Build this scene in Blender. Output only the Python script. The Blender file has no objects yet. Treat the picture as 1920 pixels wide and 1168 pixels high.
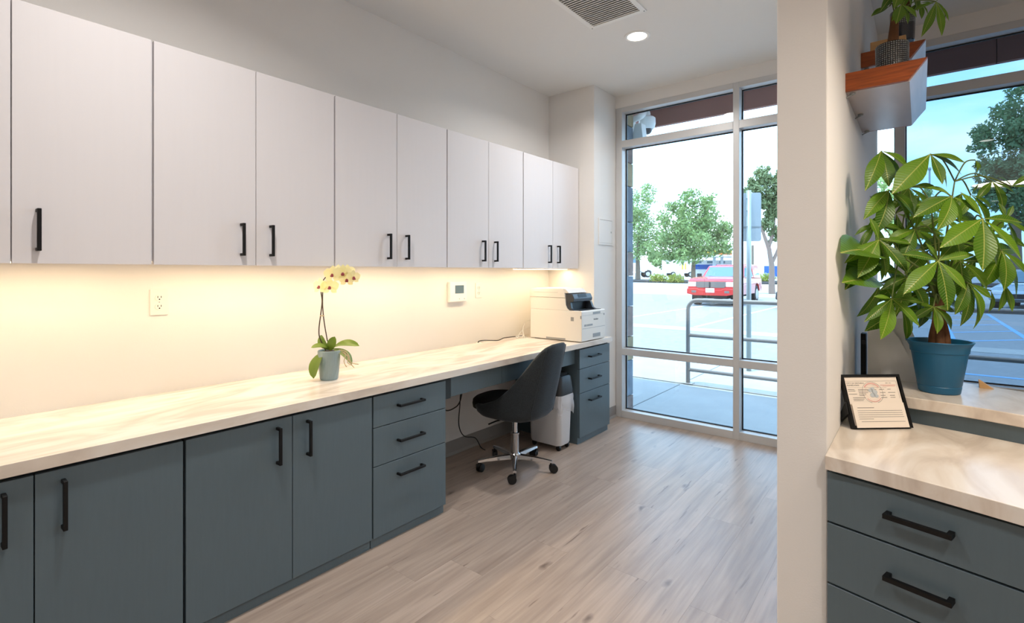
import bpy, bmesh, math, random
import numpy as np
from mathutils import Vector, Matrix

# ------------------------------------------------------------------ camera, sky, sun, exposure
SC = bpy.context.scene
C = SC.collection
YAW = math.atan2(765.0, 952.0)
EYE = 1.30
cam_d = bpy.data.cameras.new('camera'); cam = bpy.data.objects.new('camera', cam_d); C.objects.link(cam)
cam.location = (0, 0, EYE); cam.rotation_euler = (math.pi/2, 0, YAW)
cam_d.sensor_width = 36.0; cam_d.lens = 952.0/1920*36.0; cam_d.shift_y = -74.5/1920
cam_d.clip_start = 0.02; cam_d.clip_end = 600
SC.camera = cam
SC.view_settings.view_transform = 'Standard'; SC.view_settings.look = 'None'
SC.view_settings.gamma = 1; SC.view_settings.use_curve_mapping = False
SC.view_settings.exposure = 0.0

SKY_STRENGTH = 5.2
world = bpy.data.worlds.new('sky'); SC.world = world; world.use_nodes = True
wn = world.node_tree.nodes; wl = world.node_tree.links; wn.clear()
def wnode(t, **k):
    n = wn.new(t)
    for a, b in k.items(): setattr(n, a, b)
    return n
wo = wnode('ShaderNodeOutputWorld'); wb = wnode('ShaderNodeBackground'); wb.inputs['Strength'].default_value = SKY_STRENGTH
tc = wnode('ShaderNodeTexCoord'); sep = wnode('ShaderNodeSeparateXYZ')
ramp = wnode('ShaderNodeValToRGB')
ramp.color_ramp.elements[0].position = 0.0; ramp.color_ramp.elements[0].color = (0.56, 0.80, 1.0, 1)
ramp.color_ramp.elements[1].position = 0.75; ramp.color_ramp.elements[1].color = (0.30, 0.56, 0.95, 1)
el = ramp.color_ramp.elements.new(0.22); el.color = (0.46, 0.74, 1.0, 1)
noi = wnode('ShaderNodeTexNoise'); noi.inputs['Scale'].default_value = 2.6; noi.inputs['Detail'].default_value = 6
mp = wnode('ShaderNodeMapping'); mp.inputs['Scale'].default_value = (1, 1, 3.2)
cr = wnode('ShaderNodeValToRGB'); cr.color_ramp.elements[0].position = 0.46; cr.color_ramp.elements[1].position = 0.66
mix = wnode('ShaderNodeMixRGB'); mix.inputs['Color2'].default_value = (0.95, 0.97, 1.0, 1)
wl.new(tc.outputs['Generated'], sep.inputs[0]); wl.new(sep.outputs['Z'], ramp.inputs['Fac'])
wl.new(tc.outputs['Generated'], mp.inputs['Vector']); wl.new(mp.outputs[0], noi.inputs['Vector'])
wl.new(noi.outputs['Fac'], cr.inputs['Fac']); wl.new(cr.outputs['Color'], mix.inputs['Fac'])
wl.new(ramp.outputs['Color'], mix.inputs['Color1']); wl.new(mix.outputs[0], wb.inputs['Color']); wl.new(wb.outputs[0], wo.inputs['Surface'])

sun_d = bpy.data.lights.new('sun', 'SUN'); sun = bpy.data.objects.new('sun', sun_d); C.objects.link(sun)
sun_d.energy = 5.0; sun_d.angle = math.radians(0.5); sun_d.color = (1.0, 0.97, 0.92)
sun.rotation_euler = Vector((0.08, 0.15, -1.0)).to_track_quat('-Z', 'Y').to_euler()

LED_POWER = 9.0          # under-cabinet strip, per metre run set in its builder
DOWN_POWER = 17.0         # each recessed downlight
PENDANT_POWER = 18.0

# ------------------------------------------------------------------ helpers
Fw = Vector((-math.sin(YAW), math.cos(YAW), 0)); Rt = Vector((math.cos(YAW), math.sin(YAW), 0))
def at(px, py, d):
    """the point of the place seen at pixel (px,py) of the photograph, d metres in front of the lens"""
    return Vector((0, 0, EYE)) + Fw*d + Rt*((px-960)/952*d) + Vector((0, 0, -(py-509.5)/952*d))
rnd = random.Random(7)
def rgb(r, g, b):
    f = lambda c: (c/255/12.92) if c/255 <= 0.04045 else ((c/255+0.055)/1.055)**2.4
    return (f(r), f(g), f(b), 1)

class G:
    """collects geometry for one mesh"""
    def __init__(s): s.v = []; s.f = []
    def add(s, vs, fs):
        o = len(s.v); s.v += [tuple(p) for p in vs]; s.f += [tuple(i+o for i in q) for q in fs]; return s
    def box(s, x0, y0, z0, x1, y1, z1):
        if x0 > x1: x0, x1 = x1, x0
        if y0 > y1: y0, y1 = y1, y0
        if z0 > z1: z0, z1 = z1, z0
        return s.add([(x0,y0,z0),(x1,y0,z0),(x1,y1,z0),(x0,y1,z0),(x0,y0,z1),(x1,y0,z1),(x1,y1,z1),(x0,y1,z1)],
              [(0,3,2,1),(4,5,6,7),(0,1,5,4),(1,2,6,5),(2,3,7,6),(3,0,4,7)])
    def prism(s, poly, a, b, axis='Z'):
        n = len(poly)
        m = {'Z': lambda p, t: (p[0], p[1], t), 'Y': lambda p, t: (p[0], t, p[1]), 'X': lambda p, t: (t, p[0], p[1])}[axis]
        vs = [m(p, a) for p in poly] + [m(p, b) for p in poly]
        return s.add(vs, [tuple(range(n))[::-1], tuple(range(n, 2*n))] + [(i, (i+1) % n, n+(i+1) % n, n+i) for i in range(n)])
    def tube(s, pts, r, n=8, cap=True):
        pts = [Vector(p) for p in pts]; k = len(pts)
        rs = r if isinstance(r, (list, tuple)) else [r]*k
        t0 = (pts[1]-pts[0]).normalized()
        up = Vector((0, 0, 1)) if abs(t0.z) < 0.9 else Vector((1, 0, 0))
        a = t0.cross(up).normalized(); vs = []
        for i, p in enumerate(pts):
            t = (pts[min(i+1, k-1)]-pts[max(i-1, 0)])
            t = t.normalized() if t.length > 1e-9 else t0
            a = (a - t*a.dot(t)).normalized(); b = t.cross(a)
            for j in range(n):
                w = 2*math.pi*j/n; vs.append(p + (a*math.cos(w)+b*math.sin(w))*rs[i])
        fs = [(i*n+j, i*n+(j+1) % n, (i+1)*n+(j+1) % n, (i+1)*n+j) for i in range(k-1) for j in range(n)]
        if cap: fs += [tuple(range(n))[::-1], tuple((k-1)*n+j for j in range(n))]
        return s.add(vs, fs)
    def lathe(s, prof, c=(0, 0, 0), n=24, sx=1, sy=1, a0=0):
        k = len(prof); vs = [(c[0]+r*sx*math.cos(a0+2*math.pi*j/n), c[1]+r*sy*math.sin(a0+2*math.pi*j/n), c[2]+z) for r, z in prof for j in range(n)]
        fs = [(i*n+j, i*n+(j+1) % n, (i+1)*n+(j+1) % n, (i+1)*n+j) for i in range(k-1) for j in range(n)]
        return s.add(vs, fs)
    def ball(s, c, rx, ry=None, rz=None, n=12, m=8):
        ry = ry or rx; rz = rz or rx
        prof = [(math.sin(math.pi*i/m), -math.cos(math.pi*i/m)) for i in range(m+1)]
        vs = [(c[0]+p*rx*math.cos(2*math.pi*j/n), c[1]+p*ry*math.sin(2*math.pi*j/n), c[2]+q*rz) for p, q in prof for j in range(n)]
        return s.add(vs, [(i*n+j, i*n+(j+1) % n, (i+1)*n+(j+1) % n, (i+1)*n+j) for i in range(m) for j in range(n)])
    def grid(s, rows):
        k = len(rows[0]); vs = [p for r in rows for p in r]
        return s.add(vs, [(i*k+j, i*k+j+1, (i+1)*k+j+1, (i+1)*k+j) for i in range(len(rows)-1) for j in range(k-1)])
    def move(s, M):
        s.v = [tuple(M @ Vector(p)) for p in s.v]; return s

def mesh_of(name, g, bevel=0.0, smooth=False, weld=False, seg=2):
    me = bpy.data.meshes.new(name); me.from_pydata(g.v, [], g.f)
    bm = bmesh.new(); bm.from_mesh(me)
    if weld: bmesh.ops.remove_doubles(bm, verts=bm.verts, dist=1e-5)
    bmesh.ops.recalc_face_normals(bm, faces=bm.faces)
    if bevel > 0:
        es = [e for e in bm.edges if len(e.link_faces) == 2 and e.calc_face_angle(0) > 0.5]
        bmesh.ops.bevel(bm, geom=es, offset=bevel, segments=seg, affect='EDGES', clamp_overlap=True, profile=0.5)
    if smooth:
        for f in bm.faces: f.smooth = True
        if smooth is not True:
            for e in bm.edges:
                if len(e.link_faces) == 2 and e.calc_face_angle(0) > smooth: e.smooth = False
    bm.to_mesh(me); bm.free(); return me

def obj(name, g, mat, parent=None, bevel=0.0, smooth=False, world=True, weld=False, seg=2):
    """one mesh object; with world=True g is in place coordinates and is moved under its parent"""
    if parent is not None and world:
        off = Vector((0, 0, 0)); q = parent
        while q: off += q.location; q = q.parent
        g.v = [(p[0]-off.x, p[1]-off.y, p[2]-off.z) for p in g.v]
    me = g if isinstance(g, bpy.types.Mesh) else mesh_of(name, g, bevel, smooth, weld, seg)
    if mat is not None:
        for m in (mat if isinstance(mat, (list, tuple)) else [mat]): me.materials.append(m)
    o = bpy.data.objects.new(name, me); C.objects.link(o)
    if parent is not None: o.parent = parent
    return o
def inst(name, me, parent=None, M=None):
    o = bpy.data.objects.new(name, me); C.objects.link(o)
    if parent is not None: o.parent = parent
    if M is not None: o.matrix_local = M
    return o
def thing(name, label, cat, loc=(0, 0, 0), rz=0, group=None, kind=None):
    o = bpy.data.objects.new(name, None); C.objects.link(o); o.empty_display_size = 0.1
    o.location = loc; o.rotation_euler = (0, 0, rz)
    return tag(o, label, cat, group, kind)
def tag(o, label, cat, group=None, kind=None):
    if label: o['label'] = label
    if cat: o['category'] = cat
    if group: o['group'] = group
    if kind: o['kind'] = kind
    return o
def struct(name, g, mat, label, cat, **k):
    return tag(obj(name, g, mat, **k), label, cat, kind='structure')

# ------------------------------------------------------------------ materials
M = {}
def mat(name, col, rough=0.5, metal=0.0, spec=0.5, bump=None, var=None, coat=0.0, sheen=0.0, emit=None, estr=0.0, sub=0.0):
    """col linear rgba; var=(scale, amount, stretch xyz) mixes darker/lighter; bump=(scale, strength)"""
    m = bpy.data.materials.new(name); m.use_nodes = True; nt = m.node_tree; p = nt.nodes['Principled BSDF']
    p.inputs['Base Color'].default_value = col; p.inputs['Roughness'].default_value = rough; p.inputs['Metallic'].default_value = metal
    p.inputs['Specular IOR Level'].default_value = spec; p.inputs['Coat Weight'].default_value = coat
    if sheen: p.inputs['Sheen Weight'].default_value = sheen; p.inputs['Sheen Roughness'].default_value = 0.4
    if emit: p.inputs['Emission Color'].default_value = emit; p.inputs['Emission Strength'].default_value = estr
    if var or bump:
        t = nt.nodes.new('ShaderNodeTexCoord')
    if var:
        sc, am, st = var
        mpn = nt.nodes.new('ShaderNodeMapping'); mpn.inputs['Scale'].default_value = st
        n = nt.nodes.new('ShaderNodeTexNoise'); n.inputs['Scale'].default_value = sc; n.inputs['Detail'].default_value = 6
        r = nt.nodes.new('ShaderNodeValToRGB')
        r.color_ramp.elements[0].position = 0.3; r.color_ramp.elements[1].position = 0.7
        r.color_ramp.elements[0].color = tuple(min(1, c*(1-am)) for c in col[:3]) + (1,)
        r.color_ramp.elements[1].color = tuple(min(1, c*(1+am)) for c in col[:3]) + (1,)
        nt.links.new(t.outputs['Object'], mpn.inputs[0]); nt.links.new(mpn.outputs[0], n.inputs['Vector'])
        nt.links.new(n.outputs['Fac'], r.inputs['Fac']); nt.links.new(r.outputs['Color'], p.inputs['Base Color'])
    if bump:
        n2 = nt.nodes.new('ShaderNodeTexNoise'); n2.inputs['Scale'].default_value = bump[0]; n2.inputs['Detail'].default_value = 4
        b = nt.nodes.new('ShaderNodeBump'); b.inputs['Strength'].default_value = bump[1]; b.inputs['Distance'].default_value = 0.01
        nt.links.new(t.outputs['Object'], n2.inputs['Vector']); nt.links.new(n2.outputs['Fac'], b.inputs['Height']); nt.links.new(b.outputs[0], p.inputs['Normal'])
    M[name] = m; return m

mat('wall_paint', rgb(236, 233, 229), 0.85, bump=(180, 0.04))
mat('ceiling_paint', rgb(232, 230, 226), 0.9)
mat('upper_laminate', rgb(226, 222, 223), 0.55, var=(60, 0.006, (1, 1, 0.05)))
mat('slate_laminate', rgb(88, 104, 112), 0.42, var=(90, 0.03, (1, 1, 0.1)))
mat('slate_shaded', rgb(38, 46, 50), 0.6)  # darker slate copy: shade of door gaps and recesses put into the colour
mat('black_metal', rgb(9, 9, 10), 0.5, spec=0.3)
mat('dark_gap', rgb(18, 19, 20), 0.8)
mat('baseboard_vinyl', rgb(150, 147, 144), 0.5)
mat('frame_alu', rgb(208, 207, 206), 0.38, 0.15)
mat('gasket', rgb(18, 22, 26), 0.6)
mat('white_plastic', rgb(238, 236, 232), 0.4)
mat('ivory_plastic', rgb(238, 234, 226), 0.4)
mat('screen_grey', rgb(98, 118, 128), 0.25)
mat('printer_white', rgb(234, 230, 222), 0.45)
mat('printer_dark', rgb(52, 58, 66), 0.35)
mat('printer_grey', rgb(150, 152, 152), 0.4)
mat('printer_black', rgb(8, 8, 10), 0.5)
mat('chrome', rgb(205, 206, 208), 0.12, 1.0)
mat('caster_black', rgb(14, 14, 15), 0.4)
mat('chair_fabric', rgb(40, 46, 50), 0.9, sheen=0.12, var=(140, 0.25, (1, 1, 1)), bump=(500, 0.15))
mat('seat_shade_lid_black', rgb(10, 10, 12), 0.8)  # under-desk shade put into the seat colour; the bin lid is really black
mat('bin_white', rgb(226, 226, 228), 0.35)
mat('bin_black', rgb(44, 46, 49), 0.4)
mat('cord_black', rgb(12, 12, 12), 0.5)
mat('cord_white', rgb(225, 222, 215), 0.5)
mat('pot_grey', rgb(140, 158, 160), 0.35)
mat('petal_yellow', rgb(240, 226, 110), 0.6, var=(30, 0.10, (1, 1, 1)))
mat('lip_red', rgb(150, 62, 70), 0.5)
mat('stem_brown', rgb(70, 52, 34), 0.6)
mat('root_pale', rgb(196, 176, 140), 0.7)
mat('moss', rgb(60, 44, 26), 0.95, bump=(90, 0.8))
mat('soil', rgb(36, 24, 18), 0.95, bump=(120, 0.8))
mat('pot_blue', rgb(16, 92, 130), 0.42, bump=(300, 0.05))
mat('pot_black', rgb(22, 27, 36), 0.12, coat=0.4)
mat('trunk', rgb(112, 74, 46), 0.85, var=(28, 0.45, (1, 1, 0.4)), bump=(60, 0.5))
mat('twig_green', rgb(96, 112, 52), 0.6)
mat('shelf_laminate', rgb(186, 170, 162), 0.3, var=(12, 0.10, (1, 0.3, 4)))
mat('wood_orange', rgb(150, 72, 22), 0.4, var=(14, 0.30, (1, 14, 14)))
mat('wood_tan', rgb(206, 164, 112), 0.5, var=(10, 0.1, (1, 8, 8)))
mat('paper', rgb(240, 228, 214), 0.7)
mat('ink_dark', rgb(104, 99, 98), 0.8)
mat('ink_red', rgb(226, 176, 166), 0.8)
mat('ink_blue', rgb(190, 196, 200), 0.8)
mat('file_white', rgb(242, 238, 234), 0.5)
mat('concrete', rgb(164, 161, 155), 0.9, var=(3, 0.06, (1, 1, 1)), bump=(60, 0.1))
mat('asphalt', rgb(138, 137, 136), 0.9, var=(6, 0.10, (1, 1, 1)))
mat('paint_blue', rgb(120, 164, 204), 0.8)
mat('paint_white', rgb(230, 230, 228), 0.8)
mat('street', rgb(150, 150, 150), 0.9, var=(0.5, 0.06, (1, 1, 1)))
mat('rail_steel', rgb(158, 150, 144), 0.5)
mat('sign_back', rgb(176, 182, 184), 0.5)
mat('pole_galv', rgb(160, 168, 166), 0.5, 0.3)
mat('fascia_brown', rgb(158, 106, 92), 0.8, var=(2, 0.06, (1, 1, 1)))
mat('building_white', rgb(232, 230, 226), 0.85)
mat('building_blue', rgb(40, 88, 170), 0.6)
mat('canopy_orange', rgb(236, 120, 40), 0.5)
mat('canopy_yellow', rgb(246, 200, 60), 0.5)
mat('car_red', rgb(196, 36, 30), 0.25, coat=0.6)
mat('car_black', rgb(20, 20, 22), 0.5)
mat('car_glass', rgb(96, 120, 132), 0.08)
mat('car_silver', rgb(184, 196, 204), 0.25, 0.3, coat=0.5)
mat('car_lamp', rgb(232, 234, 236), 0.15)
mat('tyre', rgb(30, 30, 32), 0.85)
mat('rim', rgb(172, 172, 174), 0.3, 0.7)
mat('grille', rgb(112, 100, 92), 0.5)
mat('bark', rgb(116, 98, 82), 0.9, bump=(9, 0.6))
mat('bark_pale', rgb(140, 116, 102), 0.9, bump=(9, 0.5))
mat('dome_smoke', rgb(60, 56, 60), 0.1)

def leaf_material(name, ca, cb, vein, veins=True, trans=0.28, rough=0.36):
    m = bpy.data.materials.new(name); m.use_nodes = True; nt = m.node_tree; N = nt.nodes; L = nt.links
    p = N['Principled BSDF']; out = N['Material Output']
    tcn = N.new('ShaderNodeTexCoord'); oi = N.new('ShaderNodeObjectInfo')
    mx = N.new('ShaderNodeMixRGB'); mx.inputs[1].default_value = ca; mx.inputs[2].default_value = cb
    nz = N.new('ShaderNodeTexNoise'); nz.inputs['Scale'].default_value = 3.0
    L.new(tcn.outputs['Object'], nz.inputs['Vector'])
    ad = N.new('ShaderNodeMath'); ad.operation = 'MULTIPLY_ADD'; ad.inputs[1].default_value = 0.75
    L.new(oi.outputs['Random'], ad.inputs[0])
    sb = N.new('ShaderNodeMath'); sb.operation = 'MULTIPLY'; sb.inputs[1].default_value = 0.35; L.new(nz.outputs['Fac'], sb.inputs[0]); L.new(sb.outputs[0], ad.inputs[2])
    L.new(ad.outputs[0], mx.inputs[0]); col = mx.outputs[0]
    if veins:
        s = N.new('ShaderNodeSeparateXYZ'); L.new(tcn.outputs['Object'], s.inputs[0])
        ab = N.new('ShaderNodeMath'); ab.operation = 'ABSOLUTE'; L.new(s.outputs['X'], ab.inputs[0])
        k = N.new('ShaderNodeMath'); k.operation = 'MULTIPLY_ADD'; k.inputs[1].default_value = -0.9; L.new(ab.outputs[0], k.inputs[0]); L.new(s.outputs['Y'], k.inputs[2])
        sc = N.new('ShaderNodeMath'); sc.operation = 'MULTIPLY'; sc.inputs[1].default_value = 110; L.new(k.outputs[0], sc.inputs[0])
        sn = N.new('ShaderNodeMath'); sn.operation = 'SINE'; L.new(sc.outputs[0], sn.inputs[0])
        rp = N.new('ShaderNodeMapRange'); rp.inputs['From Min'].default_value = 0.2; rp.inputs['From Max'].default_value = 1.0; L.new(sn.outputs[0], rp.inputs['Value'])
        mid = N.new('ShaderNodeMapRange'); mid.inputs['From Min'].default_value = 0.009; mid.inputs['From Max'].default_value = 0.003; L.new(ab.outputs[0], mid.inputs['Value'])
        v1 = N.new('ShaderNodeMath'); v1.operation = 'MULTIPLY'; v1.inputs[1].default_value = 0.16; L.new(rp.outputs[0], v1.inputs[0])
        v2 = N.new('ShaderNodeMath'); v2.operation = 'MAXIMUM'; L.new(v1.outputs[0], v2.inputs[0]); L.new(mid.outputs[0], v2.inputs[1])
        vm = N.new('ShaderNodeMixRGB'); vm.inputs[2].default_value = vein; L.new(v2.outputs[0], vm.inputs[0]); L.new(col, vm.inputs[1]); col = vm.outputs[0]
        bp = N.new('ShaderNodeBump'); bp.inputs['Strength'].default_value = 0.35; bp.inputs['Distance'].default_value = 0.004; bp.invert = True
        L.new(rp.outputs[0], bp.inputs['Height']); L.new(bp.outputs[0], p.inputs['Normal'])
    L.new(col, p.inputs['Base Color']); p.inputs['Roughness'].default_value = rough
    tr = N.new('ShaderNodeBsdfTranslucent'); ms = N.new('ShaderNodeMixShader'); ms.inputs[0].default_value = trans
    L.new(col, tr.inputs['Color']); L.new(p.outputs[0], ms.inputs[1]); L.new(tr.outputs[0], ms.inputs[2]); L.new(ms.outputs[0], out.inputs['Surface'])
    M[name] = m; return m
leaf_material('leaf_money', rgb(42, 90, 10), rgb(108, 152, 28), rgb(176, 182, 90))
leaf_material('leaf_orchid', rgb(88, 116, 36), rgb(118, 142, 48), rgb(150, 160, 80), veins=False, trans=0.2)
leaf_material('leaf_tree', rgb(112, 136, 72), rgb(172, 190, 124), rgb(0, 0, 0), veins=False, trans=0.28, rough=0.6)
leaf_material('leaf_gum', rgb(112, 126, 80), rgb(168, 178, 130), rgb(0, 0, 0), veins=False, trans=0.35, rough=0.6)
leaf_material('leaf_dark', rgb(84, 116, 84), rgb(160, 184, 124), rgb(0, 0, 0), veins=False, trans=0.35, rough=0.6)
leaf_material('leaf_shrub', rgb(120, 136, 44), rgb(176, 184, 84), rgb(0, 0, 0), veins=False, trans=0.3, rough=0.7)
leaf_material('petal', rgb(248, 240, 176), rgb(252, 246, 200), rgb(0, 0, 0), veins=False, trans=0.4, rough=0.6)

def glass(name, tint):
    m = bpy.data.materials.new(name); m.use_nodes = True; nt = m.node_tree; N = nt.nodes; L = nt.links
    out = N['Material Output']; N.remove(N['Principled BSDF'])
    t = N.new('ShaderNodeBsdfTransparent'); t.inputs['Color'].default_value = tint
    g = N.new('ShaderNodeBsdfGlossy'); g.inputs['Roughness'].default_value = 0.0; g.inputs['Color'].default_value = (1, 1, 1, 1)
    f = N.new('ShaderNodeFresnel'); f.inputs['IOR'].default_value = 1.5
    x = N.new('ShaderNodeMixShader'); L.new(f.outputs[0], x.inputs[0]); L.new(t.outputs[0], x.inputs[1]); L.new(g.outputs[0], x.inputs[2]); L.new(x.outputs[0], out.inputs['Surface'])
    M[name] = m; return m
glass('glass_clear', (0.86, 0.95, 1.0, 1)); glass('glass_tint', (0.42, 0.51, 0.58, 1))
def film(name, alpha, col):
    m = bpy.data.materials.new(name); m.use_nodes = True; nt = m.node_tree; N = nt.nodes; L = nt.links
    p = N['Principled BSDF']; p.inputs['Base Color'].default_value = col; p.inputs['Roughness'].default_value = 0.25; p.inputs['Alpha'].default_value = alpha
    M[name] = m; return m
film('bag_film', 0.45, rgb(235, 235, 238))

def marble():
    m = bpy.data.materials.new('counter_marble'); m.use_nodes = True; nt = m.node_tree; N = nt.nodes; L = nt.links
    p = N['Principled BSDF']; t = N.new('ShaderNodeTexCoord')
    mpn = N.new('ShaderNodeMapping'); mpn.inputs['Scale'].default_value = (3.2, 0.9, 2.0); mpn.inputs['Rotation'].default_value = (0, 0, 0.5)
    n1 = N.new('ShaderNodeTexNoise'); n1.inputs['Scale'].default_value = 2.2; n1.inputs['Detail'].default_value = 9; n1.inputs['Distortion'].default_value = 1.6
    r = N.new('ShaderNodeValToRGB'); e = r.color_ramp.elements
    e[0].position = 0.34; e[0].color = rgb(206, 192, 178); e[1].position = 0.62; e[1].color = rgb(232, 224, 214)
    q = e.new(0.48); q.color = rgb(222, 210, 196)
    L.new(t.outputs['Object'], mpn.inputs[0]); L.new(mpn.outputs[0], n1.inputs['Vector']); L.new(n1.outputs['Fac'], r.inputs['Fac']); L.new(r.outputs['Color'], p.inputs['Base Color'])
    p.inputs['Roughness'].default_value = 0.22; M['marble'] = m
marble()

def floor_wood():
    m = bpy.data.materials.new('oak_plank'); m.use_nodes = True; nt = m.node_tree; N = nt.nodes; L = nt.links
    p = N['Principled BSDF']; t = N.new('ShaderNodeTexCoord'); oi = N.new('ShaderNodeObjectInfo')
    off = N.new('ShaderNodeVectorMath'); off.operation = 'MULTIPLY_ADD'
    cmb = N.new('ShaderNodeCombineXYZ'); 
    mul = N.new('ShaderNodeMath'); mul.operation = 'MULTIPLY'; mul.inputs[1].default_value = 60
    L.new(oi.outputs['Random'], mul.inputs[0])
    for i in range(3): L.new(mul.outputs[0], cmb.inputs[i])
    add = N.new('ShaderNodeVectorMath'); add.operation = 'ADD'; L.new(t.outputs['Object'], add.inputs[0]); L.new(cmb.outputs[0], add.inputs[1])
    def nz(scale, st, det=6, dist=0.0):
        mp_ = N.new('ShaderNodeMapping'); mp_.inputs['Scale'].default_value = st; n = N.new('ShaderNodeTexNoise')
        n.inputs['Scale'].default_value = scale; n.inputs['Detail'].default_value = det; n.inputs['Distortion'].default_value = dist
        L.new(add.outputs[0], mp_.inputs[0]); L.new(mp_.outputs[0], n.inputs['Vector']); return n
    # broad figure, fine grain
    a = nz(9, (2.0, 0.20, 1), 6, 0.5); b = nz(75, (1.0, 0.04, 1), 5)
    r1 = N.new('ShaderNodeValToRGB'); e = r1.color_ramp.elements
    e[0].position = 0.28; e[0].color = rgb(157, 139, 126); e[1].position = 0.72; e[1].color = rgb(184, 166, 152)
    q = e.new(0.5); q.color = rgb(172, 154, 140)
    L.new(a.outputs['Fac'], r1.inputs['Fac'])
    r2 = N.new('ShaderNodeValToRGB'); r2.color_ramp.elements[0].position = 0.30; r2.color_ramp.elements[0].color = (0.88, 0.875, 0.87, 1); r2.color_ramp.elements[1].position = 0.62; r2.color_ramp.elements[1].color = (1.04, 1.04, 1.04, 1)
    L.new(b.outputs['Fac'], r2.inputs['Fac'])
    m1 = N.new('ShaderNodeMixRGB'); m1.blend_type = 'MULTIPLY'; m1.inputs[0].default_value = 1; L.new(r1.outputs['Color'], m1.inputs[1]); L.new(r2.outputs['Color'], m1.inputs[2])
    # per plank tone
    hv = N.new('ShaderNodeHueSaturation'); mr = N.new('ShaderNodeMapRange'); mr.inputs['To Min'].default_value = 0.93; mr.inputs['To Max'].default_value = 1.07
    L.new(oi.outputs['Random'], mr.inputs['Value']); L.new(mr.outputs[0], hv.inputs['Value']); L.new(m1.outputs[0], hv.inputs['Color'])
    # knots: sparse voronoi cells, stretched along the plank
    mk = N.new('ShaderNodeMapping'); mk.inputs['Scale'].default_value = (4.2, 1.5, 0); vo = N.new('ShaderNodeTexVoronoi'); vo.voronoi_dimensions = '2D'; vo.inputs['Scale'].default_value = 1.1
    dn = nz(18, (1, 0.6, 1), 3); dm = N.new('ShaderNodeVectorMath'); dm.operation = 'MULTIPLY_ADD'; dm.inputs[1].default_value = (0.05, 0.05, 0)
    L.new(dn.outputs['Color'], dm.inputs[0]); L.new(add.outputs[0], dm.inputs[2]); L.new(dm.outputs[0], mk.inputs[0]); L.new(mk.outputs[0], vo.inputs['Vector'])
    kr = N.new('ShaderNodeValToRGB'); kr.color_ramp.elements[0].position = 0.012; kr.color_ramp.elements[0].color = (0.8, 0.8, 0.8, 1); kr.color_ramp.elements[1].position = 0.075; kr.color_ramp.elements[1].color = (0, 0, 0, 1)
    L.new(vo.outputs['Distance'], kr.inputs['Fac'])
    ks = N.new('ShaderNodeSeparateColor'); L.new(vo.outputs['Color'], ks.inputs[0])
    kg = N.new('ShaderNodeMapRange'); kg.inputs['From Min'].default_value = 0.52; kg.inputs['From Max'].default_value = 0.72; L.new(ks.outputs[0], kg.inputs['Value'])
    km = N.new('ShaderNodeMath'); km.operation = 'MULTIPLY'; L.new(kg.outputs[0], km.inputs[0]); L.new(kr.outputs['Color'], km.inputs[1])
    mkx = N.new('ShaderNodeMixRGB'); mkx.inputs[2].default_value = rgb(92, 76, 66); L.new(km.outputs[0], mkx.inputs[0]); L.new(hv.outputs[0], mkx.inputs[1])
    # fine dark cracks along the grain
    cn = nz(4, (9.0, 0.7, 1), 4, 0.4); ck = N.new('ShaderNodeValToRGB'); ck.color_ramp.elements[0].position = 0.665; ck.color_ramp.elements[0].color = (0, 0, 0, 1); ck.color_ramp.elements[1].position = 0.72; ck.color_ramp.elements[1].color = (0.7, 0.7, 0.7, 1)
    L.new(cn.outputs['Fac'], ck.inputs['Fac'])
    mc = N.new('ShaderNodeMixRGB'); mc.inputs[2].default_value = rgb(96, 78, 68); L.new(ck.outputs['Color'], mc.inputs[0]); L.new(mkx.outputs[0], mc.inputs[1])
    L.new(mc.outputs[0], p.inputs['Base Color']); p.inputs['Roughness'].default_value = 0.34; p.inputs['Specular IOR Level'].default_value = 0.5
    bp = N.new('ShaderNodeBump'); bp.inputs['Strength'].default_value = 0.08; bp.inputs['Distance'].default_value = 0.004; L.new(b.outputs['Fac'], bp.inputs['Height']); L.new(bp.outputs[0], p.inputs['Normal'])
    M['oak'] = m
floor_wood()

def stone(i, col): return mat('stone_%d' % i, col, 0.9, var=(9, 0.25, (1, 1, 1)), bump=(25, 0.6))
STONES = [stone(i, c) for i, c in enumerate((rgb(126, 104, 96), rgb(112, 120, 130), rgb(150, 128, 96), rgb(134, 110, 100), rgb(100, 104, 112)))]

# ------------------------------------------------------------------ the room
XL, XR, YB, YF, ZC = -2.60, 3.20, -8.2, 4.15, 2.872      # left wall, right wall, back wall, inner face of the shopfront, ceiling
XP0, XP1, YP = -0.36, -0.22, 1.812                          # partition stub: its two faces and its near end
XB, YBUMP = -2.138, 3.763                                   # boxed-out column at the end of the left wall
struct('wall_left', G().box(XL-0.15, YB, -0.1, XL, YF+0.15, ZC+0.1), M['wall_paint'], 'white painted wall behind the long counter and cabinets', 'wall')
struct('wall_column', G().box(XL, YBUMP, 0, XB, YF+0.12, ZC), M['wall_paint'], 'white boxed-out wall column between printer and window', 'wall')
struct('wall_partition', G().box(XP0, YP, 0, XP1, YF, ZC), M['wall_paint'], 'white partition wall end standing between office and reception desk', 'wall', bevel=0.004)
struct('wall_back', G().box(XL-0.15, YB-0.15, -0.1, XR+0.15, YB, ZC+0.1), M['wall_paint'], 'white wall at the back of the room', 'wall')
struct('wall_right', G().box(XR, YB, -0.1, XR+0.15, YF+0.15, ZC+0.1), M['wall_paint'], 'white wall at the far right of the room', 'wall')
struct('wall_front', G().box(XL, YF, 2.767, XR, YF+0.15, ZC).box(XL-0.15, YF+0.121, 2.80, XR+0.15, YF+0.27, 4.0), M['wall_paint'], 'white header wall above the shopfront window', 'wall')
struct('ceiling', G().box(XL, YB, ZC, XR, YF+0.15, ZC+0.08), M['ceiling_paint'], 'flat white painted ceiling', 'ceiling')
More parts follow.
